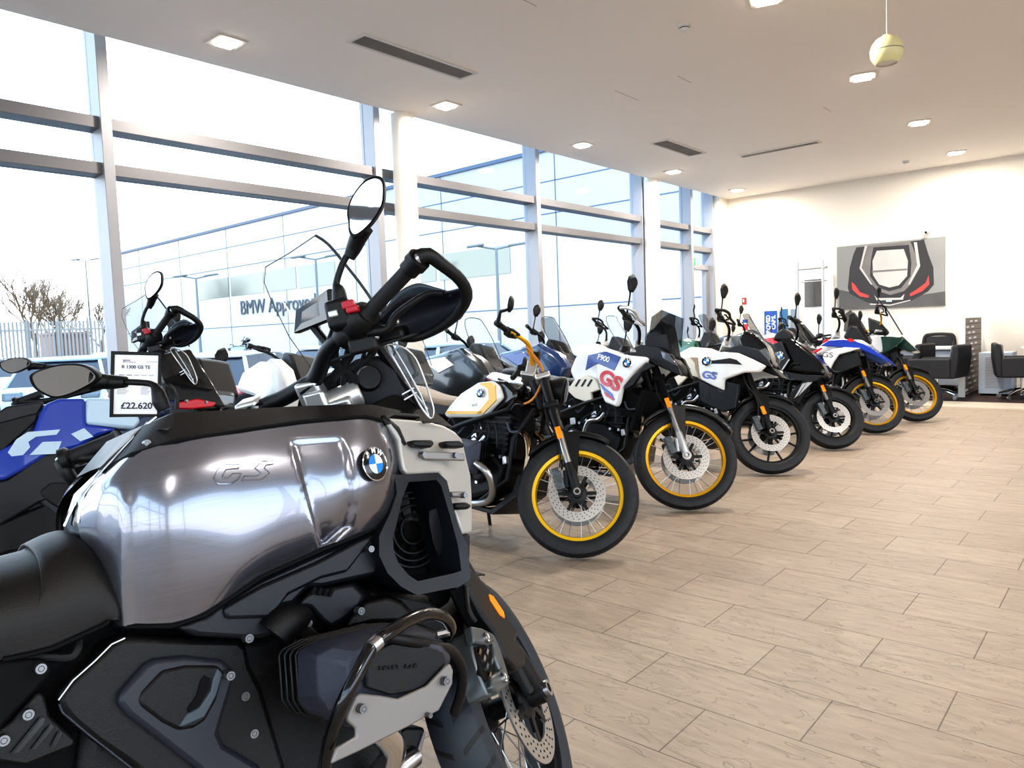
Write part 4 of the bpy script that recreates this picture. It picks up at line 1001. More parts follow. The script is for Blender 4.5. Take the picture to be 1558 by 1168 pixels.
# ---- third: white, blue and red with gold spoked wheel
def b3():
    R = .348; WB = 1.56; p = H(1035, 776, 2, 0)
    B = Bike(p[0]-WB, p[1], 0, LEAN, ST, 'white, blue and red adventure motorcycle between the yellow retro one and the plain white one', 'motorcycles facing the open floor', WB, R)
    wheel(B, 'front_wheel', WB, R, .095, .268, M['gold'])
    fork(B, 'blackmat', 'steel', 'silver', top=.78, split=.40); fender(B, 'greypaint', 40, 150, .03)
    handlebar(B, 1.20, .42, .15, 'black', 'bar', 'leaf', 'silver', mh=.27)
    engine(B, 'greypaint', 'bronze', True, 'greypaint'); rear(B, 'leather', .87, 'white', 'gold', 'spoke'); belly(B)
    B.core('fuel_tank', c3((70, 470), (100, 400), (160, 370), (250, 365), (330, 395), (430, 408), (340, 520), (200, 540), (100, 540)), .13, M['white'], o=.15, bevel=.03)
    B.panel('side_panel', c3((70, 565), (100, 520), (150, 490), (200, 508), (225, 560), (180, 575), (190, 630), (105, 600)), .17, M['cream'], .03)
    for k in range(3): B.panel('panel_slot', c3((105+k*28, 545), (125+k*28, 512), (133+k*28, 514), (113+k*28, 547)), .174, M['black'], .006, bevel=0)
    B.panel('tank_panel', c3((205, 440), (250, 425), (330, 397), (440, 408), (440, 425), (390, 470), (325, 548), (310, 620), (298, 641), (245, 620), (228, 580), (212, 500)), .21, M['white'], .05, bevel=.012)
    B.panel('tank_trim_blue', c3((155, 470), (168, 400), (250, 382), (322, 408), (290, 472), (212, 438)), .213, M['blue2'], .012, bevel=.002)
    B.panel('lower_trim_blue', c3((222, 530), (280, 580), (292, 608), (236, 560)), .214, M['blue'], .008, bevel=0)
    B.panel('lower_trim_red', c3((240, 568), (290, 606), (285, 612), (250, 590)), .215, M['red'], .008, bevel=0)
    text('tank_lettering', 'GS', .14, M['red'], frame(B.L(928, 579, .2155), (1, 0, -.42), (.25, 0, 1)), B.root, .0006, bold=.006, sx=1.15)
    text('tank_lettering', 'F900', .055, M['emblemwhite'], frame(B.L(918, 545, .216), (1, 0, -.25), (.1, 0, 1)), B.root, .0006, bold=.001)
    B.emblem(954, 552, .216, .033)
    B.panel('tank_side_cover', c3((335, 545), (440, 435), (480, 450), (420, 480), (380, 540), (345, 560)), .20, M['black'], .03)
    B.panel('radiator_guard', c3((300, 645), (345, 555), (430, 600), (405, 705), (330, 680)), .15, M['blackmat'], .03)
    B.panel('headlight_housing', c3((330, 392), (410, 350), (500, 360), (560, 400), (602, 497), (480, 445), (440, 420)), .10, M['black'], .04)
    B.core('beak', c3((440, 360), (520, 365), (590, 440), (602, 497), (500, 450), (440, 420)), .07, M['black'], o=.07)
    B.panel('headlight_lens', c3((505, 378), (545, 392), (585, 450), (560, 440), (515, 415)), .105, M['lens'], .02)
    B.panel('windscreen', c3((465, 222), (512, 188), (577, 214), (568, 355), (540, 300), (450, 318)), .06, M['smoke'], .004, bevel=0)
    B.core('dash_unit', c3((425, 300), (470, 270), (505, 225), (545, 250), (562, 350), (575, 420), (430, 400)), .06, M['black'], o=.06)
    return B
b3()

# ---- fourth: white with black cast wheel
def b4():
    R = .330; WB = 1.54; p = H(1165, 722, 2, 0)
    B = Bike(p[0]-WB, p[1], 0, LEAN, ST, 'plain white adventure motorcycle with black cast front wheel, left of the all black one', 'motorcycles facing the open floor', WB, R)
    wheel(B, 'front_wheel', WB, R, .11, .248, M['black'], 'cast')
    fork(B, 'black', 'chrome', 'black', top=.76, split=.20); fender(B, 'black', 60, 160, .02)
    handlebar(B, 1.18, .42, .15, 'black', 'bar', 'leaf', mh=.26)
    engine(B, 'greypaint', 'bronze', True); rear(B, 'leather', .84, 'cream', 'black', 'cast'); belly(B)
    B.core('fuel_tank', c4((60, 440), (75, 415), (150, 375), (270, 385), (340, 412), (440, 415), (440, 520), (200, 540), (90, 520)), .13, M['white'], o=.15, bevel=.03)
    B.panel('side_panel', c4((60, 560), (85, 500), (140, 435), (195, 445), (185, 500), (215, 565), (150, 545), (85, 610)), .18, M['cream'], .03)
    B.panel('tank_panel', c4((185, 455), (250, 430), (350, 408), (440, 415), (520, 450), (600, 490), (560, 528), (470, 530), (355, 570), (352, 637), (290, 610), (215, 572), (196, 510)), .21, M['white'], .05, bevel=.012)
    B.panel('trim_stripe', c4((150, 440), (200, 440), (215, 570), (205, 570), (180, 470)), .215, M['tanseat'], .02)
    B.panel('tank_insert', c4((262, 460), (300, 458), (390, 445), (430, 455), (467, 487), (390, 480), (275, 480)), .214, M['black'], .012)
    B.panel('lower_cover', c4((205, 575), (290, 612), (350, 640), (360, 580), (440, 600), (425, 740), (350, 765), (215, 700)), .18, M['satin'], .05)
    B.emblem(1074.7, 549.5, .224, .040)
    text('tank_lettering', 'GS', .085, M['blue'], frame(B.L(1079, 571, .216), (1, 0, -.1), (.25, 0, 1)), B.root, .0006, bold=.003, sx=1.3)
    text('model_lettering', 'F800', .03, M['ink'], frame(B.L(1087, 568, .216), (1, 0, -.1), (.15, 0, 1)), B.root, .0006)
    B.panel('cowl', c4((340, 412), (400, 380), (450, 370), (560, 395), (610, 450), (640, 500), (560, 480), (440, 415)), .12, M['satin'], .04)
    B.core('headlight_housing', c4((430, 330), (470, 280), (520, 290), (600, 370), (645, 500), (560, 475), (450, 400)), .09, M['blackgloss'], o=.09)
    B.panel('headlight_lens', c4((560, 400), (600, 385), (632, 440), (620, 470), (575, 440)), .115, M['lens'], .02)
    B.core('beak', c4((590, 488), (640, 500), (700, 562), (640, 545), (575, 520)), .08, M['black'], o=.08, bevel=.01)
    B.panel('windscreen', c4((500, 268), (560, 255), (600, 300), (640, 400), (600, 380), (540, 330)), .06, M['clear'], .004, bevel=0)
    return B
b4()

# ---- fifth: all black tourer-scooter with cast wheel
def b5():
    R = .300; WB = 1.52; p = H(1262, 684, 2, 0)
    B = Bike(p[0]-WB, p[1], 0, LEAN, ST, 'all black motor scooter with angular fairing and one silver trim line', 'motorcycles facing the open floor', WB, R)
    wheel(B, 'front_wheel', WB, R, .12, .205, M['black'], 'cast')
    fork(B, 'black', 'steel', 'black', top=.62, split=.30); fender(B, 'black', 50, 150, .02, .075)
    handlebar(B, 1.14, .36, .13, 'black', None, 'leaf', mh=.24)
    engine(B, 'enginedark', 'enginedark', False); rear(B, 'leather', .80, 'black', 'black', 'cast'); belly(B)
    B.core('front_fairing', c9((730, 640), (830, 590), (930, 560), (1010, 610), (1180, 740), (1290, 850), (1345, 940), (1340, 1015), (1180, 1000), (780, 945), (740, 800)), .14, M['blackgloss'], o=.17, bevel=.03)
    B.panel('side_panel', c9((728, 650), (842, 615), (942, 830), (865, 960), (775, 850)), .20, M['satin'], .04)
    B.panel('silver_trim', c9((935, 825), (944, 832), (850, 972), (838, 966)), .206, M['silver'], .01, bevel=0)
    B.emblem(1186.5, 541.5, .207, .045)
    B.panel('lower_fairing', c9((700, 940), (840, 960), (1100, 1010), (1340, 1020), (1250, 1090), (1000, 1080), (800, 1050)), .16, M['satin'], .05)
    B.panel('radiator_shroud', c5((228, 760), (330, 665), (392, 668), (290, 835)), .19, M['black'], .03)
    for q in ([(262, 790), (318, 690), (345, 682), (285, 770)], [(350, 680), (385, 680), (345, 720), (290, 775)]):
        B.panel('shroud_marking', c5(*q), .194, M['silver'], .008, bevel=0)
    B.core('dash_unit', c9((730, 600), (780, 500), (880, 450), (940, 490), (1000, 600), (830, 620)), .08, M['black'], o=.08)
    B.panel('windscreen', c9((1005, 385), (1060, 385), (1240, 590), (1200, 680), (1100, 560)), .07, M['smoke'], .005, bevel=0)
    return B
b5()

# ---- sixth: blue, white and red with gold spoked wheel
def b6():
    R = .330; WB = 1.52; p = H(1325, 660, 2, 0)
    B = Bike(p[0]-WB, p[1], 0, LEAN, ST, 'bright blue and white adventure motorcycle with gold wheel, right of the all black scooter', 'motorcycles facing the open floor', WB, R)
    wheel(B, 'front_wheel', WB, R, .11, .250, M['gold'])
    fork(B, 'black', 'steel', 'black', top=.68, split=.34); fender(B, 'black', 60, 160, .02)
    handlebar(B, 1.19, .42, .15, 'black', 'full', 'leaf', mh=.27)
    engine(B, 'engine', 'steel', True); rear(B, 'leather', .86, 'red', 'gold', 'spoke'); belly(B)
    B.core('fuel_tank', c5((400, 480), (430, 430), (480, 385), (560, 378), (640, 385), (720, 385), (770, 420), (700, 460), (560, 450), (430, 500)), .12, M['white'], o=.13, bevel=.03)
    B.panel('tank_side_blue', c5((438, 430), (500, 393), (600, 388), (700, 400), (780, 440), (850, 490), (905, 545), (820, 500), (700, 450), (560, 438)), .19, M['blue'], .04, bevel=.01)
    B.panel('side_panel_white', c5((448, 485), (520, 452), (600, 440), (715, 445), (640, 470), (565, 490), (530, 540), (508, 588), (480, 570)), .21, M['white'], .04, bevel=.01)
    B.panel('red_stripe', c5((385, 470), (450, 440), (448, 455), (390, 490)), .17, M['red'], .02)
    for q in ([(620, 385), (650, 378), (680, 400), (640, 405)], [(460, 395), (500, 380), (490, 395), (455, 415)]): B.panel('red_accent', c5(*q), .195, M['red'], .02, bevel=0)
    text('tank_lettering', 'GS', .08, M['ink'], frame(B.L(1259, 540, .212), (1, 0, -.05), (.25, 0, 1)), B.root, .0006, sx=1.3)
    B.panel('engine_cover', c5((540, 500), (600, 480), (700, 470), (720, 560), (560, 620), (520, 590)), .17, M['black'], .05)
    B.core('beak', c5((700, 440), (800, 450), (905, 545), (860, 560), (760, 520)), .08, M['navy'], o=.10, bevel=.01)
    B.core('cowl', c5((590, 375), (640, 280), (700, 300), (775, 400), (720, 420)), .09, M['black'], o=.09)
    B.panel('windscreen', c5((612, 210), (648, 185), (700, 250), (775, 385), (720, 380), (600, 330)), .07, M['smoke'], .005, bevel=0)
    return B
b6()

# ---- seventh: dark green with tall clear screen
def b7():
    R = .330; WB = 1.52; p = H(1388, 642, 2, 0)
    B = Bike(p[0]-WB, p[1], 0, LEAN, ST, 'dark green beaked motorcycle with tall clear screen, last in the row beside the office chairs', 'motorcycles facing the open floor', WB, R)
    wheel(B, 'front_wheel', WB, R, .11, .250, M['gold'])
    fork(B, 'black', 'steel', 'black', top=.68, split=.34); fender(B, 'black', 60, 160, .02)
    handlebar(B, 1.22, .42, .15, 'gold', 'bar', 'leaf', mh=.27)
    engine(B, 'engine', 'steel', True); rear(B, 'leather', .86, 'green', 'gold', 'spoke'); belly(B)
    B.core('fuel_tank', c5((760, 370), (800, 350), (870, 355), (880, 420), (850, 490), (790, 440)), .14, M['silver'], o=.18, bevel=.02)
    B.panel('side_panel', c5((850, 365), (1000, 370), (1000, 400), (920, 460), (870, 480)), .18, M['green'], .04, bevel=.01)
    B.core('beak', c5((880, 380), (1000, 365), (1105, 462), (1060, 470), (960, 445)), .09, M['green'], o=.10, bevel=.012)
    B.core('front_cowl', c5((860, 460), (960, 450), (980, 500), (930, 560), (870, 560)), .10, M['black'], o=.12)
    B.panel('windscreen', c5((838, 118), (870, 150), (1000, 345), (985, 370), (900, 320)), .09, M['clear'], .005, bevel=0)
    B.part('screen_frame', MB().tube([B.L(1337, 456, .09), B.L(1352, 475, .09), B.L(1373, 509, .09)], .008, 6), M['clearedge'])
    B.core('dash_unit', c5((760, 230), (840, 260), (900, 330), (860, 360), (770, 340)), .08, M['black'], o=.08)
    return B
b7()

# ------------------------------------------------------------------ the nearest motorcycle
cA = lambda *p: ZR(p, 0, 580, 3.893)      # zoomed crops the outlines were traced in
cB = lambda *p: ZR(p, 0, 868, 3.893)
cC = lambda *p: ZR(p, 400, 600, 3.893)
cD_ = lambda *p: ZR(p, 400, 850, 3.387)
cE_ = lambda *p: ZR(p, 360, 250, 2.92)
cF_ = lambda *p: ZR(p, 400, 900, 4.359)
def fg():
    B = Bike(-1.26787, -.22404, R_(84.146), R_(11.2), R_(38.67), 'dark brushed grey adventure motorcycle with black crash bar, closest to the camera', 'motorcycles parked at the near left', 1.518, .325, .112)
    root = B.root
    # --- tank
    G = [[(165, 712, .09), (200, 692, .165), (270, 671, .205), (370, 655, .224), (460, 642, .232), (520, 637, .236), (556, 635, .232), (580, 640, .214)],
         [(128, 750, .082), (168, 738, .160), (255, 725, .218), (365, 712, .240), (460, 697, .252), (535, 688, .258), (585, 682, .240), (609, 690, .205)],
         [(118, 795, .085), (168, 795, .162), (252, 795, .220), (362, 780, .243), (458, 755, .258), (532, 745, .268), (584, 735, .247), (606, 738, .21)],
         [(140, 870, .10), (178, 872, .160), (258, 880, .206), (355, 860, .232), (438, 822, .246), (512, 796, .256), (568, 777, .240), (598, 775, .205)],
         [(170, 949, .125), (195, 952, .155), (262, 952, .182), (312, 935, .198), (398, 877, .215), (482, 839, .226), (545, 814, .222), (577, 800, .20)]]
    rows = [[B.L(*p) for p in r] for r in G]
    sg = smoothgrid(rows, 14, 14)
    Rm3 = np.array(B.M)[:3, :3]; Tm = np.array(B.M)[:3, 3]
    def pix(p):
        d = Rm3@p+Tm-CAMP; z = d@FWD; return np.array([779+FPX*(d@RT)/z, 584-FPX*(d@UP)/z])
    VP = np.array([(440, 668), (522, 663), (534, 690), (545, 770), (537, 803), (505, 832), (490, 838)], float)
    def inside(p):
        dm = 1e9
        for i in range(len(VP)):
            a, b_ = VP[i], VP[(i+1) % len(VP)]; e_ = b_-a; n = np.array([-e_[1], e_[0]])/np.linalg.norm(e_); dm = min(dm, (p-a)@n)
        return dm
    pxg = [[pix(p) for p in r] for r in sg]
    for r, pr_ in zip(sg, pxg):
        for i in range(len(r)):
            t_ = min(1, max(0, inside(pr_[i])/8)); t_ = t_*t_*(3-2*t_); r[i] = r[i]+np.array([0, (.004+.017*(pr_[i][1]-665)/165)*t_, 0])
            # crease running down the rear third of the tank
            c_ = abs(pr_[i][0]-(184+.0*(pr_[i][1]-700)))/22; r[i] = r[i]+np.array([0, -.010*max(0, 1-c_)*min(1, max(0, (pr_[i][1]-705)/60)), 0])
    def onsurf(x, y, lift=.001):
        best = sorted(((pxg[i][j][0]-x)**2+(pxg[i][j][1]-y)**2, i, j) for i in range(len(sg)) for j in range(len(sg[0])))[:3]
        o_ = sum(-sg[i][j][1]/(d+.1) for d, i, j in best)/sum(1/(d+.1) for d, i, j in best)
        _, i, j = best[0]; i = min(max(i, 2), len(sg)-3); j = min(max(j, 2), len(sg[0])-3)
        n = np.cross(sg[i][j+2]-sg[i][j-2], sg[i+2][j]-sg[i-2][j]); n /= np.linalg.norm(n)
        if n[1] > 0: n = -n
        return o_+lift, n
    tk = B.part('tank_side', MB().grid(sg), M['tank'], sharp=80)
    B.part('tank_side', MB().grid([[(p[0], -p[1], p[2]) for p in r] for r in sg]), M['tank'], sharp=80)
    # lettering raised on the tank, traced as thin rails
    def rail(name, pts, o, r, mat, par=None, closed=False): return B.part(name, MB().tube([B.L(p[0], p[1], onsurf(p[0], p[1])[0]) for p in pts], r, 6, closed=closed), M[mat] if isinstance(mat, str) else mat, par=par)
    ol = P('raised_outline', (150, 152, 160), .15, metal=.9)
    for q in ([(365, 706), (343, 706), (334, 711), (325, 727), (332, 736), (351, 736), (362, 729), (367, 720), (354, 720), (347, 727), (340, 727), (339, 723), (344, 714), (363, 712)],
              [(417, 700), (399, 701), (388, 712), (398, 720), (391, 724), (372, 724), (368, 731), (398, 730), (410, 719), (402, 712), (405, 707), (415, 706)]):
        rail('raised_lettering', q, .2405, .0011, ol, tk, True)
    # emblem
    eo, en = onsurf(569, 706, .006); B.emblem(569, 706, eo, .031, tuple(en), None)
    # --- top deck
    r0 = [B.L(*p) for p in G[0]]
    r1p = [(147, 716, .075), (218, 648, .12), (264, 628, .15), (390, 621, .17), (470, 617, .175), (525, 615, .175), (565, 615, .17), (612, 625, .15)]
    r1 = [B.L(*p) for p in r1p]; r2 = [np.array([p[0]+.02, -.05, p[2]+.008]) for p in r1]
    r2b = [np.array([p[0]+.02, .05, p[2]+.008]) for p in r1]
    lr = lambda r: [np.array([p[0], -p[1], p[2]]) for p in r]
    B.part('tank_top_cover', MB().grid([r0, r1, r2, r2b, lr(r1), lr(r0)]), M['topdeck'], sharp=25)
    B.part('top_seam', MB().tube([p+np.array([0, -.002, .001]) for p in r0], .004, 6), M['blackmat'])
    B.part('tank_seam', MB().tube([B.L(p[0], p[1], p[2]+.002) for p in G[4]], .004, 6), M['blackmat'])
    B.part('tank_rear_trim', MB().grid([[B.L(*p) for p in ((165, 712, .09), (128, 750, .082), (118, 795, .085), (140, 870, .10))], [B.L(*p) for p in ((158, 708, .06), (112, 752, .055), (96, 800, .05), (120, 880, .06))], [B.L(*p) for p in ((168, 700, .0), (128, 742, .0), (112, 800, .0), (130, 880, .0))]]), M['blackgloss'], sharp=80)
    B.part('chrome_edge', MB().tube([B.L(*p) for p in ((238, 634, .09), (205, 660, .085), (165, 700, .075), (135, 740, .068), (112, 770, .066), (98, 800, .06))], .0022, 6), M['chrome'])
    B.part('chrome_edge', MB().tube([B.L(*p) for p in ((224, 642, .11), (190, 678, .11), (150, 722, .10), (128, 752, .09), (119, 795, .09))], .0016, 6), M['steel'])
    B.bolt(223, 674, .165, .007)
    B.panel('top_step', [(240, 652), (290, 641), (430, 627), (560, 621), (640, 631), (640, 636), (560, 630), (500, 632), (400, 642), (270, 662)], .172, M['topdeck'], .02, bevel=.003)
    # --- seat
    st = [(0, 852, .0), (40, 832, 0), (75, 816, 0), (105, 812, 0), (130, 828, 0), (150, 862, 0), (160, 905, 0), (158, 938, 0)]
    q = [B.L(p[0], p[1], .02) for p in st]; ql = [B.L(p[0], p[1], .13) for p in ((0, 1000), (40, 992), (75, 983), (108, 968), (130, 958), (148, 950), (156, 945), (158, 942))]
    back = [np.array([-.25, -.12, q[0][2]+.03]), np.array([.15, -.12, q[0][2]+.0])]; backl = [np.array([-.25, -.14, .82]), np.array([.1, -.15, .80])]
    T = back+q; Lw = backl+ql; rws = []
    for w_, dz in ((-1.0, 0),): pass
    R0 = [np.array([a[0], -.155, a[2]+.0]) for a in Lw]; R1 = [np.array([a[0]*.6+b_[0]*.4, -.158, a[2]*.45+b_[2]*.55]) for a, b_ in zip(T, Lw)]
    R2 = [np.array([a[0], -.115, a[2]-.022]) for a in T]; R3 = [np.array([a[0], 0, a[2]+.006]) for a in T]
    rr_ = [R0, R1, R2, R3, [p*np.array([1, -1, 1]) for p in R2], [p*np.array([1, -1, 1]) for p in R1], [p*np.array([1, -1, 1]) for p in R0]]
    se = B.part('seat', MB().grid(smoothgrid(rr_, 4, 4)), M['leather'], sharp=80)
    B.part('seat_seam', MB().tube([p+np.array([0, -.003, 0]) for p in R0[2:]], .004, 6), M['blackmat'], par=se)
    # --- dark side cover under the tank
    lo = [(272, 955), (312, 938), (330, 924), (400, 879), (482, 842), (545, 817), (577, 803), (579, 850), (574, 874), (530, 884), (492, 893), (472, 893), (450, 915), (434, 945), (415, 968), (385, 973), (300, 968)]
    B.panel('tank_lower_cover', lo, .196, M['satin'], .05, bevel=.008)
    B.panel('cover_facet', [(340, 925), (400, 890), (482, 855), (545, 822), (574, 812), (530, 870), (490, 880), (440, 905), (415, 940), (345, 942)], .205, M['satin'], .02, bevel=.006)
    B.bolt(563, 835, .215, .008)
    # --- front shroud
    def strip(name, out, inn, o1, o2, mat, par=None):
        a = [B.L(p[0], p[1], o1) for p in out]; b_ = [B.L(p[0], p[1], o2) for p in inn]
        for sg_ in (1, -1): B.part(name, MB().grid([[x*np.array([1, sg_, 1]) for x in r] for r in (a, b_)]), M[mat], par=par, solid=.012, sharp=30)
    strip('shroud_edge', [(574, 637), (596, 655), (610, 685), (609, 735), (601, 775), (583, 810), (578, 850)], [(584, 634), (606, 652), (619, 682), (620, 718), (604, 770), (596, 800), (590, 870)], .20, .215, 'black')
    def plate(pts, o, tk_=.012): return [B.L(p[0], p[1], p[2] if len(p) > 2 else o) for p in pts]
    pa = cC((672, 130, .20), (760, 138, .195), (880, 148, .185), (985, 160, .175), (1080, 185, .165), (1140, 220, .16), (1180, 262, .16), (1192, 290, .165), (1210, 380, .175), (1236, 480, .185), (1242, 600, .19), (1244, 815, .20), (1182, 832, .205), (1160, 760, .205), (1110, 620, .205), (1070, 515, .21), (1045, 468, .215), (850, 472, .235), (832, 440, .235), (815, 360, .23), (800, 270, .225), (745, 190, .215))
    for sg_ in (1, -1):
        B.part('silver_shroud', MB().slab([p*np.array([1, sg_, 1]) for p in plate(pa, .2)], (0, .02*sg_, 0)), M['alu_white'], bevel=.006, seg=3, sharp=30)
    B.panel('shroud_recess', cC((935, 335), (1195, 345), (1200, 392), (955, 385)), .2235, M['alu'], .012, mir=False, bevel=.003)
    B.panel('shroud_recess', cC((1118, 575), (1208, 572), (1212, 612), (1125, 606)), .2175, M['alu'], .012, mir=False, bevel=.003)
    for q in ([(890, 270), (1005, 268), (1020, 290), (1000, 314), (905, 308), (890, 292)], [(1085, 275), (1170, 272), (1200, 295), (1190, 315), (1100, 312), (1085, 295)], [(1142, 642), (1215, 636), (1244, 655), (1225, 680), (1150, 682)]):
        B.panel('shroud_clip', cC(*q), .235, M['black'], .03, mir=False, bevel=.006)
    for q in ((950, 358, .228), (1140, 360, .226), (1192, 597, .222)): a = cC(q)[0]; B.bolt(a[0], a[1], a[2], .0075)
    for q in ([(945, 158), (985, 158), (1000, 168), (960, 170)], [(1015, 163), (1050, 163), (1068, 172), (1030, 173)]): B.panel('vent_slot', cC(*q), .19, M['black'], .006, mir=False, bevel=0)
    # duct around the radiator
    oo = cC((605+0, 723, 0)); 
    outp = [(600, 722), (667, 719), (680, 731), (697, 800), (712, 830), (716, 880), (700, 892), (634, 905), (610, 892), (590, 872), (577, 845), (577, 815), (594, 780), (604, 750)]
    inp = [(622, 733), (664, 730), (671, 738), (685, 785), (697, 830), (702, 868), (690, 872), (636, 884), (622, 875), (606, 856), (599, 838), (598, 818), (605, 790), (613, 755)]
    a = [B.L(x, y, .225) for x, y in outp]; b_ = [B.L(x, y, .22) for x, y in inp]; c_ = [p+np.array([-.02, .10, 0]) for p in b_]; a0 = [p+np.array([0, .06, 0]) for p in a]
    dm = MB().rings([a0, a, b_, c_], False, False); B.part('radiator_duct', dm, M['satin'], sharp=30)
    B.part('radiator_duct', MB().rings([[p*np.array([1, -1, 1]) for p in r] for r in (a0, a, b_, c_)], False, False), M['satin'], sharp=30)
    B.part('duct_back', MB().slab(c_, (0, .01, 0)), M['blackmat'])
    fc = B.L(628, 805, .135)
    for rr in (.03, .05, .065, .078): B.part('fan_ring', MB().tube([fc+np.array([rr*math.cos(t), 0, rr*math.sin(t)]) for t in np.linspace(0, 2*PI, 29)[:-1]], .003, 6, closed=True), M['black'])
    fb = MB()
    for k in range(9):
        t = 2*PI*k/9; fb.slab([fc+np.array([.02*math.cos(t), .0, .02*math.sin(t)]), fc+np.array([.075*math.cos(t+.15), .0, .075*math.sin(t+.15)]), fc+np.array([.075*math.cos(t+.4), .012, .075*math.sin(t+.4)]), fc+np.array([.02*math.cos(t+.6), .008, .02*math.sin(t+.6)])], (0, .002, 0))
    B.part('fan', fb, M['enginedark'])
    B.part('duct_vane', MB().rings([[B.L(*p) for p in cC((935, 630, .15), (1030, 670, .15), (1112, 900, .15), (1060, 1000, .15), (1000, 880, .15), (960, 740, .15))], [B.L(*p) for p in cC((985, 690, .195), (1028, 672, .20), (1080, 880, .18), (1040, 960, .17), (1010, 880, .19), (985, 760, .195))]]), M['satin'], sharp=20)
    # dark side of the shroud below the silver plate
    B.panel('shroud_side', cC((1110, 620), (1182, 832), (1232, 822), (1230, 960), (1210, 1080), (1180, 1130), (1150, 1168), (1100, 1110), (1175, 1060)), .205, M['black'], .04, bevel=.006)
    # --- engine and frame masses that close the silhouette
    B.part('engine_block', MB().prism([(p[0], p[2]) for p in [B.L(x, y, .14) for x, y in ((150, 975), (400, 965), (470, 900), (560, 885), (660, 905), (690, 950), (688, 1010), (650, 1080), (600, 1120), (575, 1190), (520, 1330), (100, 1330), (130, 1100))]], -.14, .14), M['enginedark'], bevel=.02)
    B.part('frame_core', MB().prism([(p[0], p[2]) for p in [B.L(x, y, .10) for x, y in ((-80, 960), (150, 930), (600, 830), (700, 830), (690, 920), (600, 960), (420, 1010), (300, 1300), (-80, 1400))]], -.10, .10), M['blackmat'], bevel=.02)
    # chevron frame cover
    B.panel('frame_cover', cB((340, 770, .165), (360, 715), (430, 640), (560, 530), (660, 430), (720, 395), (800, 388), (1100, 400), (1420, 405), (1470, 450), (1490, 560), (1560, 700), (1700, 1168), (1700, 1500), (1150, 1500), (780, 1168), (560, 1020), (420, 905), (360, 830)), .165, M['black'], .04, bevel=.012)
    B.part('cover_highlight', MB().tube([B.L(*p) for p in cB((345, 765, .170), (430, 650, .170), (560, 535, .170), (660, 435, .170), (740, 398, .170))], .0018, 6), M['steel'])
    B.part('cover_highlight', MB().tube([B.L(*p) for p in cB((350, 790, .170), (370, 838, .170), (520, 965, .170), (780, 1168, .170))], .0015, 6), M['engine'])
    B.panel('inner_cover', cB((700, 755), (720, 720), (860, 560), (920, 525), (1100, 505), (1320, 530), (1395, 590), (1400, 620), (1300, 960), (1330, 1030), (1560, 1168), (1560, 1300), (1300, 1300), (1160, 1168), (760, 860), (705, 790)), .182, M['cover'], .03, mir=False, bevel=.010)
    B.panel('inner_cover_step', cB((825, 760), (840, 720), (960, 590), (1100, 560), (1290, 560), (1330, 600), (1290, 760), (1220, 890), (1150, 935), (1060, 950), (960, 900), (830, 800)), .187, M['black'], .02, mir=False, bevel=.006)
    B.panel('cover_opening', cB((1215, 620), (1250, 640), (1240, 700), (1180, 800), (1120, 840), (1110, 820), (1165, 740), (1190, 650)), .190, M['blackmat'], .01, mir=False, bevel=0)
    B.panel('opening_lip', cB((1290, 575), (1325, 610), (1285, 740), (1215, 870), (1090, 925), (1060, 925), (1110, 845), (1180, 812), (1250, 710), (1262, 640)), .191, M['shield'], .01, mir=False, bevel=.003)
    for (x, y, o) in ((240, 578, .17), (165, 850, .17), (20, 1003, .17), (1470, 400, .20), (1360, 620, .20), (1448, 742, .16), (1500, 962, .16)): a = cB((x, y))[0]; B.bolt(a[0], a[1], o, .0095)
    # rear side plate with slots
    B.panel('side_plate', cB((-250, 540), (0, 530), (240, 522), (290, 535), (320, 580), (300, 625), (0, 950), (-250, 1200)), .155, M['blackmat'], .03, bevel=.006)
    B.panel('slotted_plate', cB((-80, 1000), (60, 900), (225, 715), (265, 735), (300, 860), (455, 1000), (440, 1040), (150, 1158), (0, 1135), (-100, 1100)), .158, M['black'], .03, bevel=.006)
    for q in ([(70, 1080), (240, 870), (268, 876), (255, 910), (110, 1080)], [(185, 1060), (285, 930), (300, 905), (318, 925), (300, 950), (210, 1060)], [(305, 1040), (350, 950), (368, 955), (365, 975), (325, 1040)]):
        B.panel('plate_slot', cB(*q), .1615, M['blackgloss'], .004, mir=False, bevel=0)
        B.part('slot_edge', MB().tube([B.L(p[0], p[1], .162) for p in cB(*q)[:2]], .0018, 6), M['satin'])
    B.part('hose', MB().tube([B.L(*p) for p in ((1, 1002, .14), (60, 999, .14), (105, 1000, .15), (118, 988, .15), (120, 975, .14))], .006, 8, smooth=4), M['rubber'])
    # --- boxer cylinder with cover
    rg0 = cF_((140, 400, .20), (170, 350, .20), (330, 300, .20), (560, 230, .20), (780, 190, .20), (1000, 190, .20), (1150, 260, .20), (1200, 420, .20), (1130, 700, .20), (900, 900, .20), (520, 900, .20), (250, 800, .20), (150, 700, .20))
    rg1 = cF_((222, 420, .27), (240, 385, .27), (360, 320, .28), (560, 270, .29), (780, 215, .29), (1020, 230, .29), (1180, 290, .29), (1240, 420, .29), (1190, 680, .29), (950, 860, .28), (560, 890, .28), (290, 800, .27), (235, 720, .27))
    rg2 = cF_((355, 440, .34), (370, 415, .34), (450, 370, .35), (600, 300, .36), (800, 260, .37), (1040, 275, .37), (1200, 340, .37), (1245, 430, .37), (1200, 640, .37), (980, 800, .36), (640, 830, .35), (420, 790, .34), (362, 690, .34))
    rg3 = cF_((560, 480, .385), (575, 450, .385), (620, 400, .39), (700, 350, .39), (850, 310, .395), (1040, 320, .40), (1180, 370, .40), (1215, 440, .40), (1160, 590, .40), (960, 720, .395), (740, 740, .39), (610, 690, .385), (560, 600, .385))
    Z = lambda r: [B.L(*p) for p in r]
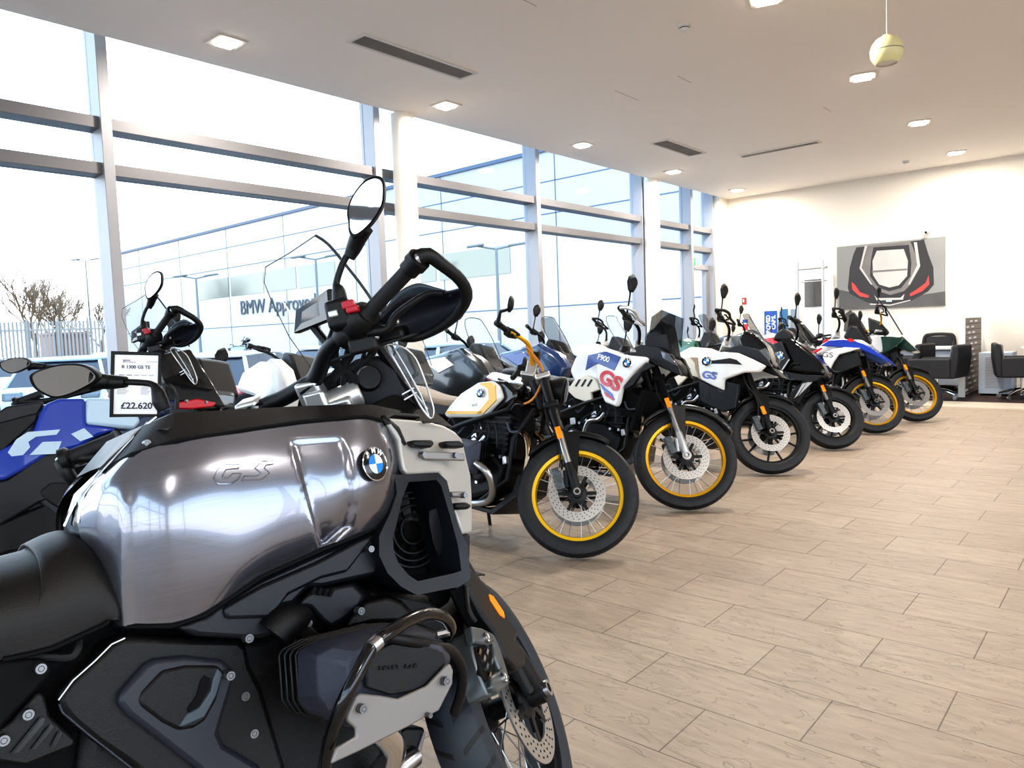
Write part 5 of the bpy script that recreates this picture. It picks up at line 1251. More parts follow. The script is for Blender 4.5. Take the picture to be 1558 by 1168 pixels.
    for sg_ in (1, -1):
        rs = [[p*np.array([1, sg_, 1]) for p in Z(r)] for r in (rg0, rg1)]
        cyl = B.part('cylinder', MB().rings(rs), M['enginedark'], sharp=25)
        rs = [[p*np.array([1, sg_, 1]) for p in Z(r)] for r in (rg1, rg2, rg3)]
        hc = B.part('cylinder_head_cover', MB().rings(rs), M['engine'], bevel=.004, seg=2, sharp=25)
    for k in range(4):
        w_ = .26-k*.012; off = [p+np.array([-.004*k, .012*k, .0]) for p in Z(rg1)]
        obj('gasket_rib', MB().tube(off, .0028, 6, closed=True), M['black'], cyl)
    B.panel('cover_end_panel', cF_((700, 420, .402), (860, 340), (1060, 350), (1200, 400), (1220, 470), (1110, 640), (850, 690), (690, 640), (690, 540)), .402, M['black'], .01, mir=False, bevel=.003)
    for i, ch in enumerate('SHIFT CAM'):
        if ch == ' ': continue
        a = cF_((780+i*29, 508-i*2))[0]; text('cover_lettering', ch, .0085, M['enginedark'], frame(B.L(a[0], a[1], .4045), (1, 0, .05), (-.1, 0, 1)), root, .0008, bold=.0003)
    # silver guard plate on the cylinder
    gp = cF_((625, 690), (650, 675), (790, 690), (900, 710), (1090, 625), (1225, 485), (1248, 480), (1265, 520), (1260, 610), (1170, 790), (1050, 850), (960, 900), (640, 1060), (455, 1145), (490, 1035), (620, 960), (615, 905), (560, 860), (560, 830))
    B.panel('cylinder_guard', gp, .412, M['alu'], .008, mir=True, bevel=.003)
    for (x, y) in ((657, 775), (1210, 592), (1100, 818)): a = cF_((x, y))[0]; B.bolt(a[0], a[1], .418, .009 if x != 1100 else .005, None)
    # crash bar: two bent tubes
    cb = cF_((395, 1260, .36), (420, 1100, .38), (450, 950, .40), (530, 740, .43), (620, 560, .44), (735, 350, .44), (860, 255, .43), (980, 180, .41), (1100, 145, .39), (1200, 170, .37), (1245, 240, .35), (1210, 300, .33), (1150, 330, .31))
    for sg_ in (1, -1):
        B.part('crash_bar', MB().tube([B.L(*p)*np.array([1, sg_, 1]) for p in cb], .0108, 16, smooth=5), M['blackgloss'])
        B.part('crash_bar', MB().tube([B.L(*p)*np.array([1, sg_, 1]) for p in cF_((840, 300, .40), (980, 330, .40), (1150, 365, .38), (1240, 385, .36), (1300, 460, .34), (1325, 560, .33), (1310, 680, .31), (1270, 800, .28))], .0095, 14, smooth=5), M['black'])
    a = B.L(*cF_((738, 350, .44))[0]); d_ = (B.L(*cF_((800, 295, .435))[0])-a); d_ /= np.linalg.norm(d_)
    B.part('bar_joint', MB().tube([a-d_*.009, a+d_*.009], .0125, 16), M['steel'])
    a = B.L(*cF_((1155, 285, .34))[0]); B.part('bolt', MB().tube([a, a+(.02, -.01, 0)], .008, 8), M['steel'])
    # engine top details between cover and tank
    def blob(name, pts0, o0, pts1, o1, mat, bevel=.006): return B.part(name, MB().rings([[B.L(p[0], p[1], o0) for p in pts0], [B.L(p[0], p[1], o1) for p in pts1]]), M[mat], bevel=bevel, seg=2, sharp=25)
    q1 = cD_((170, 230), (240, 150), (330, 140), (470, 110), (560, 180), (540, 250), (430, 330), (350, 375), (300, 330), (230, 250)); blob('intake_cover', q1, .14, [(x+.0, y) for x, y in cD_((185, 235), (250, 165), (335, 155), (465, 130), (520, 190), (500, 240), (420, 310), (350, 350), (310, 320), (245, 250))], .21, 'satin')
    q1 = cD_((400, 360), (440, 300), (520, 200), (640, 180), (720, 215), (790, 290), (760, 340), (560, 340), (480, 360)); blob('throttle_cover', q1, .16, cD_((430, 350), (460, 300), (530, 225), (640, 200), (710, 225), (765, 290), (740, 320), (560, 325), (490, 345)), .23, 'black')
    for k in range(4): a = cD_((270+k*30, 160+k*4))[0]; B.part('cover_rib', MB().tube([B.L(a[0], a[1]-4, .215), B.L(a[0]-5, a[1]+6, .215)], .004, 6), M['blackmat'])
    a = cD_((500, 268))[0]; B.bolt(a[0], a[1], .235, .009)
    B.part('intake_pipe', MB().tube([B.L(*p) for p in cD_((60, 390, .20), (110, 330, .20), (180, 290, .18), (260, 290, .15))], [.034, .034, .03, .03], 20, smooth=4), M['enginedark'])
    for k in range(5): B.part('wiring', MB().tube([B.L(*p) for p in cD_((120+k*22, 230-k*6, .15), (150+k*18, 320, .19), (190+k*16, 370, .19), (230+k*22, 420, .17))], .005, 6, smooth=4), M['rubber'])
    for (x, y) in ((232, 330), (148, 410)): a = cD_((x, y))[0]; B.bolt(a[0], a[1], .20, .008)
    # exhaust header under the cylinder, footpeg bracket
    B.part('exhaust_header', MB().tube([B.L(*p) for p in cF_((760, 900, .30), (850, 1000, .27), (850, 1100, .24), (760, 1230, .18), (600, 1400, .12))], .024, 16, smooth=5), M['chrome'])
    B.part('exhaust_header', MB().tube([B.L(*p)*np.array([1, -1, 1]) for p in cF_((760, 900, .30), (850, 1000, .27), (850, 1100, .24), (760, 1230, .18), (600, 1400, .12))], .024, 16, smooth=5), M['chrome'])
    B.part('collector_pipe', MB().tube([B.L(*p) for p in cF_((1000, 1090, .12), (920, 1150, .13), (820, 1260, .13))], .022, 14), M['steel'])
    B.panel('lower_bracket', cF_((880, 950), (960, 900), (1075, 900), (1080, 950), (1010, 1150), (960, 1200), (880, 1060)), .10, M['black'], .05, mir=False, bevel=.006)
    B.panel('lower_strut', cF_((1068, 925), (1080, 950), (1050, 1060), (960, 1260), (940, 1250), (1030, 1040)), .105, M['alu'], .02, mir=False, bevel=.002)
    a = cF_((942, 1055))[0]; B.bolt(a[0], a[1], .11, .012)
    # skid plate
    B.part('skid_plate', MB().prism([(.72, .22), (1.02, .18), (1.16, .30), (1.16, .33), (1.0, .21), (.72, .25)], -.12, .12), M['alu'], bevel=.004)
    # --- front wheel, fork, fender
    wheel(B, 'front_wheel', 1.518, .325, .122, .248, M['black'], tyre=tyremat('front_tyre_rubber', 30, .325, base=(36, 42, 50), gw=.2), disc_r=.155)
    fork(B, 'black', 'steel', 'black', y=.105, top=.66, split=.30, refl=False, cal=None)
    B.part('front_fender', MB().grid([[(1.518+(.345-.02*abs(j)**3)*math.cos(t), j*.078, .325+(.345-.03*abs(j)**3)*math.sin(t)) for j in (-1, -.7, -.3, 0, .3, .7, 1)] for t in np.linspace(R_(78), R_(135), 12)]), M['black'], st=True, solid=.005)
    gd = [(700, 858), (716, 862), (742, 893), (765, 925), (776, 942), (790, 962), (786, 975), (801, 990), (800, 1012), (788, 1020), (770, 1000), (757, 965), (735, 935), (712, 890)]
    g_ = [np.array(B.LS(x, y, .15)) for x, y in gd]
    B.part('fork_guard', MB().slab(g_, (0, .05, 0)), M['black'], st=True, bevel=.008)
    B.part('side_reflector', MB().slab([B.LS(x, y, .153) for x, y in ((745, 903), (751, 906), (767, 930), (769, 940), (762, 935), (747, 912))], (0, .01, 0)), M['amber'], st=True, bevel=.002)
    # large radial caliper on the right leg
    def chunk(name, pts, o, th, mat, par=None, bv=.004): return B.part(name, MB().slab([B.LS(x, y, o) for x, y in cD_(*pts)], (0, th, 0)), M[mat], st=par is None, par=par, bevel=bv, sharp=25)
    ca = chunk('brake_caliper', ((1062, 380), (1100, 360), (1195, 392), (1225, 460), (1265, 590), (1270, 640), (1215, 695), (1160, 705), (1120, 610), (1085, 500)), .150, .045, 'caliper')
    chunk('caliper_bridge', ((1075, 345), (1130, 355), (1190, 385), (1200, 420), (1150, 440), (1090, 430)), .162, .02, 'caliper', ca)
    chunk('caliper_bridge', ((1180, 600), (1230, 575), (1275, 600), (1265, 650), (1215, 690), (1180, 660)), .162, .02, 'caliper', ca)
    chunk('caliper_rib', ((1185, 430), (1210, 440), (1245, 560), (1225, 575), (1195, 500)), .160, .02, 'caliper', ca)
    chunk('pad_window', ((1090, 450), (1150, 440), (1185, 480), (1205, 580), (1150, 640), (1120, 590)), .153, .01, 'blackmat', ca)
    for (x, y) in ((1150, 405), (1240, 610)): a = B.LS(*cD_((x, y))[0], .164); obj('caliper_bolt', MB().lathe([(0, -.004), (.005, -.004), (.006, -.001), (.010, -.004), (.011, .008), (0, .008)], 14, tuple(a)), M['steel'], ca)
    for k, (x, y) in enumerate(((1112, 480), (1135, 515), (1150, 555), (1165, 600), (1150, 480), (1175, 530))): a = B.LS(*cD_((x, y))[0], .156); obj('brake_pad', MB().obox(a, (.008, 0, .003), (0, .004, 0), (-.0015, 0, .003)), M[('bronze', 'steel', 'caliper')[k % 3]], ca)
    B.part('brake_hose', MB().tube([B.LS(*p) for p in ((722, 945, .15), (712, 925, .15), (708, 890, .14), (700, 850, .12))], .006, 8, smooth=4), M['rubber'], st=True)
    # --- handlebar, in the steered position
    K = B.K
    ge, gi = K(636, 396, 1.335), K(560, 476, 1.42)          # right grip, outer and inner ends
    B.part('handlebar', MB().tube([ge, gi, K(530, 505, 1.45), K(510, 520, 1.47), K(495, 540, 1.50), K(480, 575, 1.53), K(462, 588, 1.54), K(430, 606, 1.56), K(400, 618, 1.57), K(370, 640, 1.56), K(330, 655, 1.53), K(280, 670, 1.50), K(200, 690, 1.48), K(112, 697, 1.46)], [.011, .011, .012, .0150, .0175, .0180, .0180, .0175, .0165, .013, .012, .011, .011, .011], 16, smooth=4), M['black'])
    d = (ge-gi)/np.linalg.norm(ge-gi)
    B.part('grip', MB().tube([gi, gi+d*.01, ge-d*.028, ge-d*.026], [.020, .0145, .0145, .0145], 20), M['rubber'])
    B.part('bar_end', MB().tube([ge-d*.03, ge-d*.012, ge-d*.011, ge+d*.005, ge+d*.006], [.019, .019, .0225, .0225, .016], 24), M['black'])
    B.part('bar_end_cap', MB().tube([ge+d*.006, ge+d*.012], [.013, .011], 18), M['steel'])
    B.part('grip_collar', MB().tube([gi-d*.055, gi-d*.05, gi-d*.012, gi], [.024, .031, .034, .027], 24), M['black'])
    B.part('switch_cluster', MB().tube([gi-d*.095, gi-d*.09, gi-d*.062, gi-d*.055], [.018, .025, .027, .022], 20), M['black'])
    for (x, y, z, sx_) in ((531, 464, 1.405, .010), (537, 471, 1.40, .008)): B.part('switch_button', MB().obox(K(x, y, z), tuple(RT*sx_), tuple(UP*sx_*.8), tuple(FWD*.012)), M['redbtn'], bevel=.003)
    B.part('switch_button', MB().obox(K(509, 478, 1.42), tuple(RT*.009), tuple(UP*.007), tuple(FWD*.01)), M['silver'], bevel=.003)
    B.part('brake_reservoir', MB().obox(K(520, 480, 1.44), tuple(RT*.028), tuple(UP*.03), tuple(FWD*.025)), M['black'], bevel=.01)
    # handguard: outer frame and shells
    hp = [(636, 392, 1.33), (652, 388, 1.335), (672, 402, 1.35), (693, 418, 1.37), (706, 434, 1.39), (710, 452, 1.41), (700, 472, 1.43), (682, 490, 1.45), (655, 506, 1.47), (630, 514, 1.48), (604, 512, 1.49), (585, 498, 1.48), (572, 492, 1.47)]
    B.part('handguard_bar', MB().tube([K(*p) for p in hp], [.0155, .014, .0125, .0122, .0122, .012, .011, .010, .009, .009, .009, .009, .009], 12, smooth=2), M['black'])
    hg = [[(576, 486, 1.46), (600, 460, 1.47), (634, 446, 1.46), (668, 446, 1.44), (704, 438, 1.40)], [(588, 500, 1.50), (612, 488, 1.51), (645, 474, 1.50), (682, 462, 1.47), (708, 450, 1.42)], [(600, 515, 1.50), (630, 514, 1.50), (662, 503, 1.48), (690, 484, 1.45), (707, 462, 1.43)]]
    B.part('handguard', MB().grid(smoothgrid([[K(*p) for p in r] for r in hg], 4, 4)), M['cover'], solid=.004, sharp=80)
    hs = [[(584, 476, 1.475), (604, 446, 1.485), (634, 431, 1.485), (660, 437, 1.46), (682, 444, 1.43)], [(590, 492, 1.49), (614, 474, 1.50), (642, 463, 1.50), (668, 455, 1.47), (688, 450, 1.435)]]
    B.part('handguard_shield', MB().grid(smoothgrid([[K(*p) for p in r] for r in hs], 4, 4)), M['shield'], solid=.004, sharp=80)
    B.part('brake_lever', MB().tube([K(*p) for p in ((560, 505, 1.43), (590, 500, 1.42), (602, 480, 1.41), (625, 462, 1.40), (650, 447, 1.40), (675, 446, 1.39))], [.012, .009, .0075, .007, .0065, .006], 10, smooth=5), M['black'])
    for (x, y, z) in ((604, 489, 1.43), (573, 512, 1.43), (529, 497, 1.45)): B.part('bolt', MB().sphere(K(x, y, z), .006, 10), M['steel'])
    B.part('control_assembly', MB().obox(K(560, 520, 1.47), tuple(RT*.045+UP*.012), tuple(UP*.018), tuple(FWD*.03)).obox(K(600, 508, 1.50), tuple(RT*.045+UP*.01), tuple(UP*.013), tuple(FWD*.03)), M['black'], bevel=.008)
    rnd = random.Random(5)
    for k in range(9):
        x = 505+k*9; B.part('cable', MB().tube([K(x, 500+rnd.uniform(-5, 8), 1.46), K(x-12+rnd.uniform(-6, 6), 545, 1.50), K(520+rnd.uniform(-25, 25), 580, 1.56), K(495+k*6, 622, 1.62)], .0045+.0015*(k % 3), 7, smooth=5), M['rubber'])
    B.part('cable', MB().tube([K(*p) for p in ((500, 550, 1.5), (560, 530, 1.46), (620, 512, 1.46), (640, 505, 1.48))], .0035, 6, smooth=5), M['rubber'])
    # clamps and fork top nuts
    for (x, y, z) in ((385, 625, 1.58), (475, 595, 1.55)):
        a = K(x, y, z); B.part('bar_clamp', MB().obox(a, tuple(RT*.024+UP*.010), tuple(UP*.024-RT*.014), tuple(FWD*.026)).obox(K(x+14, y+28, z), tuple(RT*.024), tuple(UP*.036-RT*.014), tuple(FWD*.024)), M['silver'], bevel=.008, seg=2)
        B.part('clamp_gap', MB().tube([K(x-18, y+4, z-.03), K(x-4, y-6, z-.03), K(x+12, y-12, z-.03)], .003, 6), M['blackmat'])
    B.part('fork_clamp', MB().tube([K(498, 618, 1.56), K(548, 596, 1.58)], [.03, .03], 20).obox(K(522, 610, 1.58), tuple(RT*.045+UP*.022), tuple(UP*.016-RT*.01), tuple(FWD*.03)), M['silver'], bevel=.006)
    # display
    dq = [K(*p) for p in ((446, 508, 1.60), (449, 472, 1.59), (500, 438, 1.55), (504, 485, 1.55))]
    nrm = np.cross(dq[2]-dq[0], dq[3]-dq[1]); nrm /= np.linalg.norm(nrm); 
    if nrm @ (B.Mi[:3, :3] @ FWD) < 0: nrm = -nrm
    dm = B.part('display', MB().slab(dq, nrm*.022), M['black'], bevel=.004)
    cen = sum(dq)/4; obj('display_glass', MB().slab([cen+(p-cen)*.92-nrm*.0015 for p in dq], nrm*.001), M['screen'], dm, flat=True)
    B.part('display_bracket', MB().tube([K(478, 498, 1.59), K(498, 523, 1.56), K(505, 540, 1.54)], .009, 8), M['black'])
    # instrument carrier and nose behind the bars
    B.part('nose_body', MB().rings([[K(*p) for p in ((470, 620, 1.60), (500, 580, 1.60), (540, 545, 1.60), (580, 540, 1.60), (612, 570, 1.62), (650, 618, 1.62), (640, 630, 1.62))], [K(*p) for p in ((500, 620, 1.85), (530, 580, 1.85), (560, 550, 1.85), (585, 545, 1.85), (615, 575, 1.85), (640, 618, 1.85), (632, 628, 1.85))]]), M['satin'], bevel=.01, sharp=25)
    B.part('nose_knob', MB().tube([K(560, 575, 1.595), K(562, 574, 1.57)], [.03, .024], 20), M['black'])
    B.part('nose_upright', MB().tube([K(575, 525, 1.6), K(600, 560, 1.62), (K(640, 612, 1.62))], .012, 8), M['black'])
    B.part('nose_fairing', MB().rings([[B.L(*p) for p in ((560, 622, .13), (600, 600, .12), (650, 616, .12), (690, 650, .15), (640, 640, .17))], [B.L(*p)*np.array([1, -1, 1]) for p in ((560, 622, .13), (600, 600, .12), (650, 616, .12), (690, 650, .15), (640, 640, .17))]]), M['black'], sharp=25)
    B.part('headlight', MB().lathe([(0, -.04), (.07, -.03), (.09, .02), (.05, .05), (0, .055)], 28, (1.38, 0, .96), axis='x'), M['blackgloss'])
    B.part('headlight_lens', MB().lathe([(.075, .04), (.05, .055), (0, .062)], 28, (1.38, 0, .96), axis='x'), M['lens'])
    B.part('beak', MB().rings([[(1.30, -.09, .98), (1.30, .09, .98), (1.30, .10, .90), (1.30, -.10, .90)], [(1.44, -.04, .93), (1.44, .04, .93), (1.44, .04, .90), (1.44, -.04, .90)]]), M['black'], bevel=.012)
    # windscreen (clear) and deflectors
    ws = [(404, 406, 1.72), (440, 385, 1.74), (480, 358, 1.76), (500, 372, 1.76), (530, 408, 1.75), (556, 442, 1.74), (580, 480, 1.74), (600, 520, 1.74), (600, 580, 1.74), (500, 600, 1.74), (468, 552, 1.73), (440, 512, 1.72), (412, 455, 1.72), (402, 430, 1.72)]
    wp = [K(*p) for p in ws]; mid = K(500, 480, 1.80)
    wsm = MB(); wsm.add(wp+[mid], [(i, (i+1) % len(wp), len(wp)) for i in range(len(wp))]); wo = B.part('windscreen', wsm, M['clear'], sharp=80)
    obj('screen_edge', MB().tube(wp[2:8], .0035, 6, smooth=3), M['clearedge'], wo); obj('screen_edge', MB().tube(wp[:3], .0014, 6), M['clearedge'], wo); obj('screen_edge', MB().tube(wp[9:]+[wp[0]], .0012, 6), M['clearedge'], wo)
    dfl = [(588, 525, 1.50), (612, 528, 1.52), (632, 545, 1.54), (645, 575, 1.55), (655, 605, 1.56), (660, 625, 1.56), (655, 636, 1.55), (640, 618, 1.54), (622, 585, 1.52), (603, 552, 1.50)]
    dp = [K(*p) for p in dfl]; do = B.part('wind_deflector', MB().add(dp+[sum(dp)/len(dp)+np.array([0, -.02, 0])], [(i, (i+1) % len(dp), len(dp)) for i in range(len(dp))]), M['clear'], sharp=80)
    obj('screen_edge', MB().tube(dp, .0022, 6, closed=True, smooth=3), M['silver'], do)
    for q in ([(600, 530, 1.52), (618, 560, 1.53), (640, 600, 1.54), (652, 632, 1.55)], [(617, 580, 1.52), (650, 622, 1.55)], [(612, 600, 1.53), (630, 590, 1.53)], [(615, 608, 1.53), (634, 597, 1.53)]):
        obj('deflector_rib', MB().tube([K(*p) for p in q], .002, 6), M['silver'], do)
    # --- mirrors
    def mirr(stem, ol, z0, dep, back, boot, tilt=0):
        sm = B.part('mirror', MB().tube([K(*p) for p in stem], [.013, .016, .013, .0065, .0065, .0065][:len(stem)], 12, smooth=5), M['black'])
        ol = [tuple(p) for p in catmull([np.array(p, float) for p in ol], [0]*len(ol), 4, True)[0]]; ym = sum(y for x, y in ol)/len(ol); c0 = [K(x, y, z0-tilt*(y-ym)) for x, y in ol]; cc = sum(c0)/len(c0); fw_ = B.Mi[:3, :3] @ FWD
        sh = [cc+(p-cc)*1.0+fw_*.012 for p in c0]; s2 = [cc+(p-cc)*.70+fw_*dep for p in c0]
        obj('mirror_head', MB().rings([[cc+(p-cc)*.93 for p in c0], [cc+(p-cc)*.985-fw_*.002 for p in c0], c0 and [p+fw_*.003 for p in c0], sh, s2]), M['black'], sm, sharp=50)
        nb = MB().slab([cc+(p-cc)*.885-fw_*.0025 for p in c0], fw_*.001)
        # the glass is toed in a little, so it catches the ceiling
        obj('mirror_glass', nb, M['mirror'], sm, flat=True)
        obj('mirror_neck', MB().tube([K(*p) for p in back], boot, 14, smooth=3), M['black'], sm)
    mirr([(522, 492, 1.45), (518, 462, 1.44), (515, 442, 1.44), (512, 430, 1.44), (520, 404, 1.44), (530, 385, 1.44)],
         [(530, 340), (528, 322), (535, 300), (548, 281), (560, 271), (574, 267), (584, 273), (586, 290), (583, 312), (570, 335), (552, 354), (538, 362), (531, 354)], 1.40, .035,
         [(531, 392, 1.44), (538, 378, 1.44), (545, 362, 1.43), (553, 345, 1.42)], [.011, .015, .017, .02], -.0001)
    mirr([(250, 622, 1.47), (244, 610, 1.47), (240, 597, 1.47), (232, 585, 1.47), (215, 582, 1.47), (190, 581, 1.47)],
         [(45, 575), (50, 567), (70, 559), (92, 554), (118, 553), (138, 558), (152, 570), (148, 580), (128, 592), (105, 602), (84, 606), (66, 600), (52, 590)], 1.44, .035,
         [(192, 581, 1.47), (168, 581, 1.47), (155, 580, 1.46), (140, 580, 1.455)], [.011, .015, .016, .022], .0007)
    # left grip end and its handguard
    ge, gi = K(93, 702, 1.455), K(180, 668, 1.49); d = (ge-gi)/np.linalg.norm(ge-gi)
    B.part('grip', MB().tube([gi, gi+d*.01, ge-d*.02, ge-d*.018], [.021, .0165, .0165, .0165], 20), M['rubber'])
    B.part('bar_end', MB().tube([ge-d*.02, ge-d*.015, ge-d*.002, ge], [.019, .025, .025, .017], 24), M['black'])
    B.part('bar_end_cap', MB().tube([ge, ge+d*.007], [.012, .009], 18), M['steel'])
    B.part('handguard_bar', MB().tube([ge, K(100, 715, 1.45), K(112, 732, 1.46), K(135, 752, 1.50), K(180, 760, 1.56), K(240, 740, 1.60)], .013, 12, smooth=4), M['black'])
    B.part('handguard', MB().grid([[K(110, 712, 1.50), K(150, 700, 1.58), K(220, 680, 1.62)], [K(118, 740, 1.50), K(160, 735, 1.60), K(240, 715, 1.64)]]), M['satin'], solid=.004)
    # --- rear of the machine, outside the picture
    wheel(B, 'rear_wheel', 0, .318, .17, .216, M['black'], 'spoke', st=False, discs=1, disc_r=.13)
    for s_ in (-1, 1): B.part('swingarm', MB().tube([(0, s_*.12, .32), (.25, s_*.12, .36), (.55, s_*.10, .42)], [.03, .035, .04], 12), M['black'])
    B.part('tail_unit', MB().prism([(.3, .80), (.2, .90), (-.25, .95), (-.35, .90), (-.1, .80)], -.11, .11), M['black'], bevel=.02)
    B.part('side_stand', MB().tube([(.62, .14, .30), (.60, .27, .04), (.59, .285, .02)], [.015, .012, .01], 8), M['black'])
    B.part('silencer', MB().tube([(.5, .16, .26), (.25, .2, .38), (-.15, .21, .5)], [.03, .055, .055], 18), M['steel'])
    return B
FG = fg()

# ------------------------------------------------------------------ its neighbours on the left: copies of the same model, repainted
def copy_tree(o, parent, repaint, skip):
    if o.name.split('.')[0] in skip: return None
    c = o.copy(); COL.objects.link(c); c.parent = parent
    if o.type == 'MESH' and o.material_slots and o.material_slots[0].material and o.material_slots[0].material.name in repaint:
        c.material_slots[0].link = 'OBJECT'; c.material_slots[0].material = repaint[o.material_slots[0].material.name]
    for ch in [k for k in o.children if k.name in names_before]: copy_tree(ch, c, repaint, skip)
    return c
def solve_pos(local, px, py, yaw, lean, x0, y0):
    q = np.array([x0, y0]); Rm = np.array((Matrix.Rotation(yaw, 4, 'Z') @ Matrix.Rotation(-lean, 4, 'X')))[:3, :3]; v = Rm @ local
    def pr(q):
        d = v+np.array([q[0], q[1], 0])-CAMP; z = d@FWD; return np.array([779+FPX*(d@RT)/z, 584-FPX*(d@UP)/z])
    for _ in range(80):
        r0 = pr(q)-(px, py); J = np.array([(pr(q+1e-4*np.eye(2)[i])-(px, py)-r0)/1e-4 for i in range(2)]).T; st_ = np.linalg.lstsq(J, -r0, rcond=None)[0]*.5; q = q+st_*min(1, .3/(np.linalg.norm(st_)+1e-9))
    return q
endl = FG.K(636, 396, 1.335)
names_before = set(o.name for o in bpy.data.objects)
def neighbour(px, py, label, repaint, skip, guess):
    q = solve_pos(endl, px, py, R_(84.146), R_(11.2), *guess)
    B = Bike(q[0], q[1], R_(84.146), R_(11.2), R_(38.67), label, 'motorcycles parked at the near left', 1.518, .325, .112)
    for ch in [k for k in FG.root.children if k.name in names_before]: copy_tree(ch, B.root, repaint, skip)
    print('neighbour', q); return B
SK = {'tank_side', 'tank_top_cover', 'top_seam', 'tank_seam', 'tank_rear_trim', 'chrome_edge', 'top_step', 'seat', 'raised_lettering', 'emblem', 'engine_bolt', 'plate_slot', 'slot_edge', 'cover_highlight', 'wiring', 'gasket_rib', 'cover_lettering', 'vent_slot', 'shroud_recess', 'silver_shroud', 'shroud_clip', 'display_bracket'}
NB = neighbour(262, 473, 'bright blue and white adventure motorcycle directly behind the nearest grey one, under a price board', {}, SK, (-2.4, .9))
bb = [(-10, 730), (-10, 690), (25, 672), (52, 655), (60, 632), (70, 614), (90, 606), (130, 605), (131, 645), (180, 652), (150, 662), (120, 680), (75, 690), (35, 715), (8, 730)]
NB.panel('tank_side_blue', bb, .20, M['blue'], .05, bevel=.012)
NB.panel('tank_side_white', [(131, 605), (182, 606), (205, 620), (215, 640), (205, 652), (180, 650), (131, 645)], .20, M['lightblue'], .05, bevel=.012)
NB.panel('side_marking', [(12, 688), (25, 668), (42, 657), (92, 653), (86, 661), (55, 664), (43, 672), (46, 680), (35, 692), (18, 694)], .207, M['lightblue'], .01, bevel=0)
NB.panel('side_marking', [(45, 692), (65, 672), (94, 671), (86, 690)], .207, M['lightblue'], .01, bevel=0)
NB.panel('side_marking', [(108, 660), (128, 651), (142, 664), (122, 671)], .207, M['lightblue'], .01, bevel=0)
NB.panel('tank_rear_panel', [(-10, 660), (-10, 645), (45, 630), (58, 628), (55, 640), (40, 655), (0, 690), (-10, 690)], .19, M['black'], .05)
NB.panel('tank_top_band', [(-10, 632), (10, 618), (60, 611), (68, 612), (56, 632), (0, 648), (-10, 655)], .17, M['satin'], .05)
NB.panel('lower_side_panel', [(-20, 735), (10, 728), (65, 690), (110, 678), (180, 650), (200, 680), (130, 740), (60, 765), (0, 800), (-20, 800)], .185, M['satin'], .06, bevel=.01)
NB.panel('lower_side_panel', [(-20, 805), (60, 770), (140, 740), (140, 780), (90, 820), (-20, 850)], .18, M['black'], .06, bevel=.01)
NB.core('fuel_tank', [(-10, 700), (-10, 640), (60, 612), (140, 608), (215, 625), (260, 600), (300, 610), (300, 680), (150, 700)], .13, M['navy'], o=.17)
NB.panel('red_nose_panel', [(268, 612), (300, 606), (330, 612), (325, 618), (290, 622), (268, 622)], .16, M['red'], .05)
NB.part('front_cowl', MB().rings([[NB.L(*p) for p in ((235, 540, .12), (290, 530, .12), (320, 575, .12), (345, 620, .12), (300, 612, .12), (255, 612, .12))], [NB.L(*p)*np.array([1, -1, 1]) for p in ((235, 540, .12), (290, 530, .12), (320, 575, .12), (345, 620, .12), (300, 612, .12), (255, 612, .12))]]), M['blackgloss'], bevel=.01, sharp=25)
NB.core('seat', [(-80, 760), (-80, 700), (-30, 690), (-5, 700), (0, 735), (-20, 760)], .13, M['leather'], o=.15)
# price board hanging on the blue machine, a thing of its own
pb = [D(164, 536, 2.02), D(239, 538, 2.06), D(250, 631, 2.06), D(174, 634, 2.02)]
xa = pb[1]-pb[0]; ya = pb[0]-pb[3]; w_ = float(np.linalg.norm(xa)); h_ = float(np.linalg.norm(ya)); ce = sum(pb)/4
Fm = frame(ce, xa, ya)
t = empty('price_board', (0, 0, 0), 0, 'white price board reading 22,620 pounds in a black frame on the blue motorcycle', 'price board'); t.matrix_world = Fm
bd = MB()
for (x0, x1, y0_, y1_) in ((-w_/2, w_/2, h_/2-.007, h_/2), (-w_/2, w_/2, -h_/2, -h_/2+.007), (-w_/2, -w_/2+.007, -h_/2, h_/2), (w_/2-.007, w_/2, -h_/2, h_/2)): bd.box(x0, x1, y0_, y1_, -.006, .004)
obj('frame', bd, M['black'], t, bevel=.002); obj('back', MB().box(-w_/2, w_/2, -h_/2, h_/2, -.008, -.004), M['black'], t)
sh = obj('price_sheet', MB().box(-w_/2+.006, w_/2-.006, -h_/2+.006, h_/2-.006, -.004, 0), M['paper'], t, flat=True)
TF = lambda x, y: frame((x*w_, y*h_, .0006), (1, 0, 0), (0, 1, 0))
text('price_lettering', '£22,620', .0245, M['ink'], TF(.02, -.335), sh, .0002, bold=.0006)
text('model_lettering', 'R 1300 GS TE', .0125, M['ink'], TF(-.3, .27), sh, .0002, 'LEFT', bold=.0003)
text('heading_lettering', 'BMW', .008, M['ink'], TF(-.28, .37), sh, .0002, 'LEFT')
text('heading_lettering', 'MOTORRAD', .006, M['inksoft'], TF(-.28, .345), sh, .0002, 'LEFT')
for k in range(6):
    for (x0, x1) in ((-.38, -.15), (.1, .3)):
        z = .02-k*.022; obj('text_line', MB().box(x0*w_, (x1-.03*(k % 3))*w_, z*h_-.0008-.01, z*h_+.0006-.01, 0, .0004), M['inksoft'], sh, flat=True)
for k in range(5): obj('text_line', MB().box((-.35+k*.15)*w_, (-.24+k*.15)*w_, .14*h_, .15*h_, 0, .0004), M['ink'] if k < 2 else M['inksoft'], sh, flat=True)
obj('text_line', MB().box(.2*w_, .42*w_, .355*h_, .362*h_, 0, .0004), M['inksoft'], sh, flat=True)
NC = neighbour(81, 545, 'grey and black adventure motorcycle at the left edge, beyond the blue one', {'dark_satin_plastic': M['greypaint']}, SK-{'tank_side', 'tank_top_cover', 'seat'}, (-2.9, 2.2))

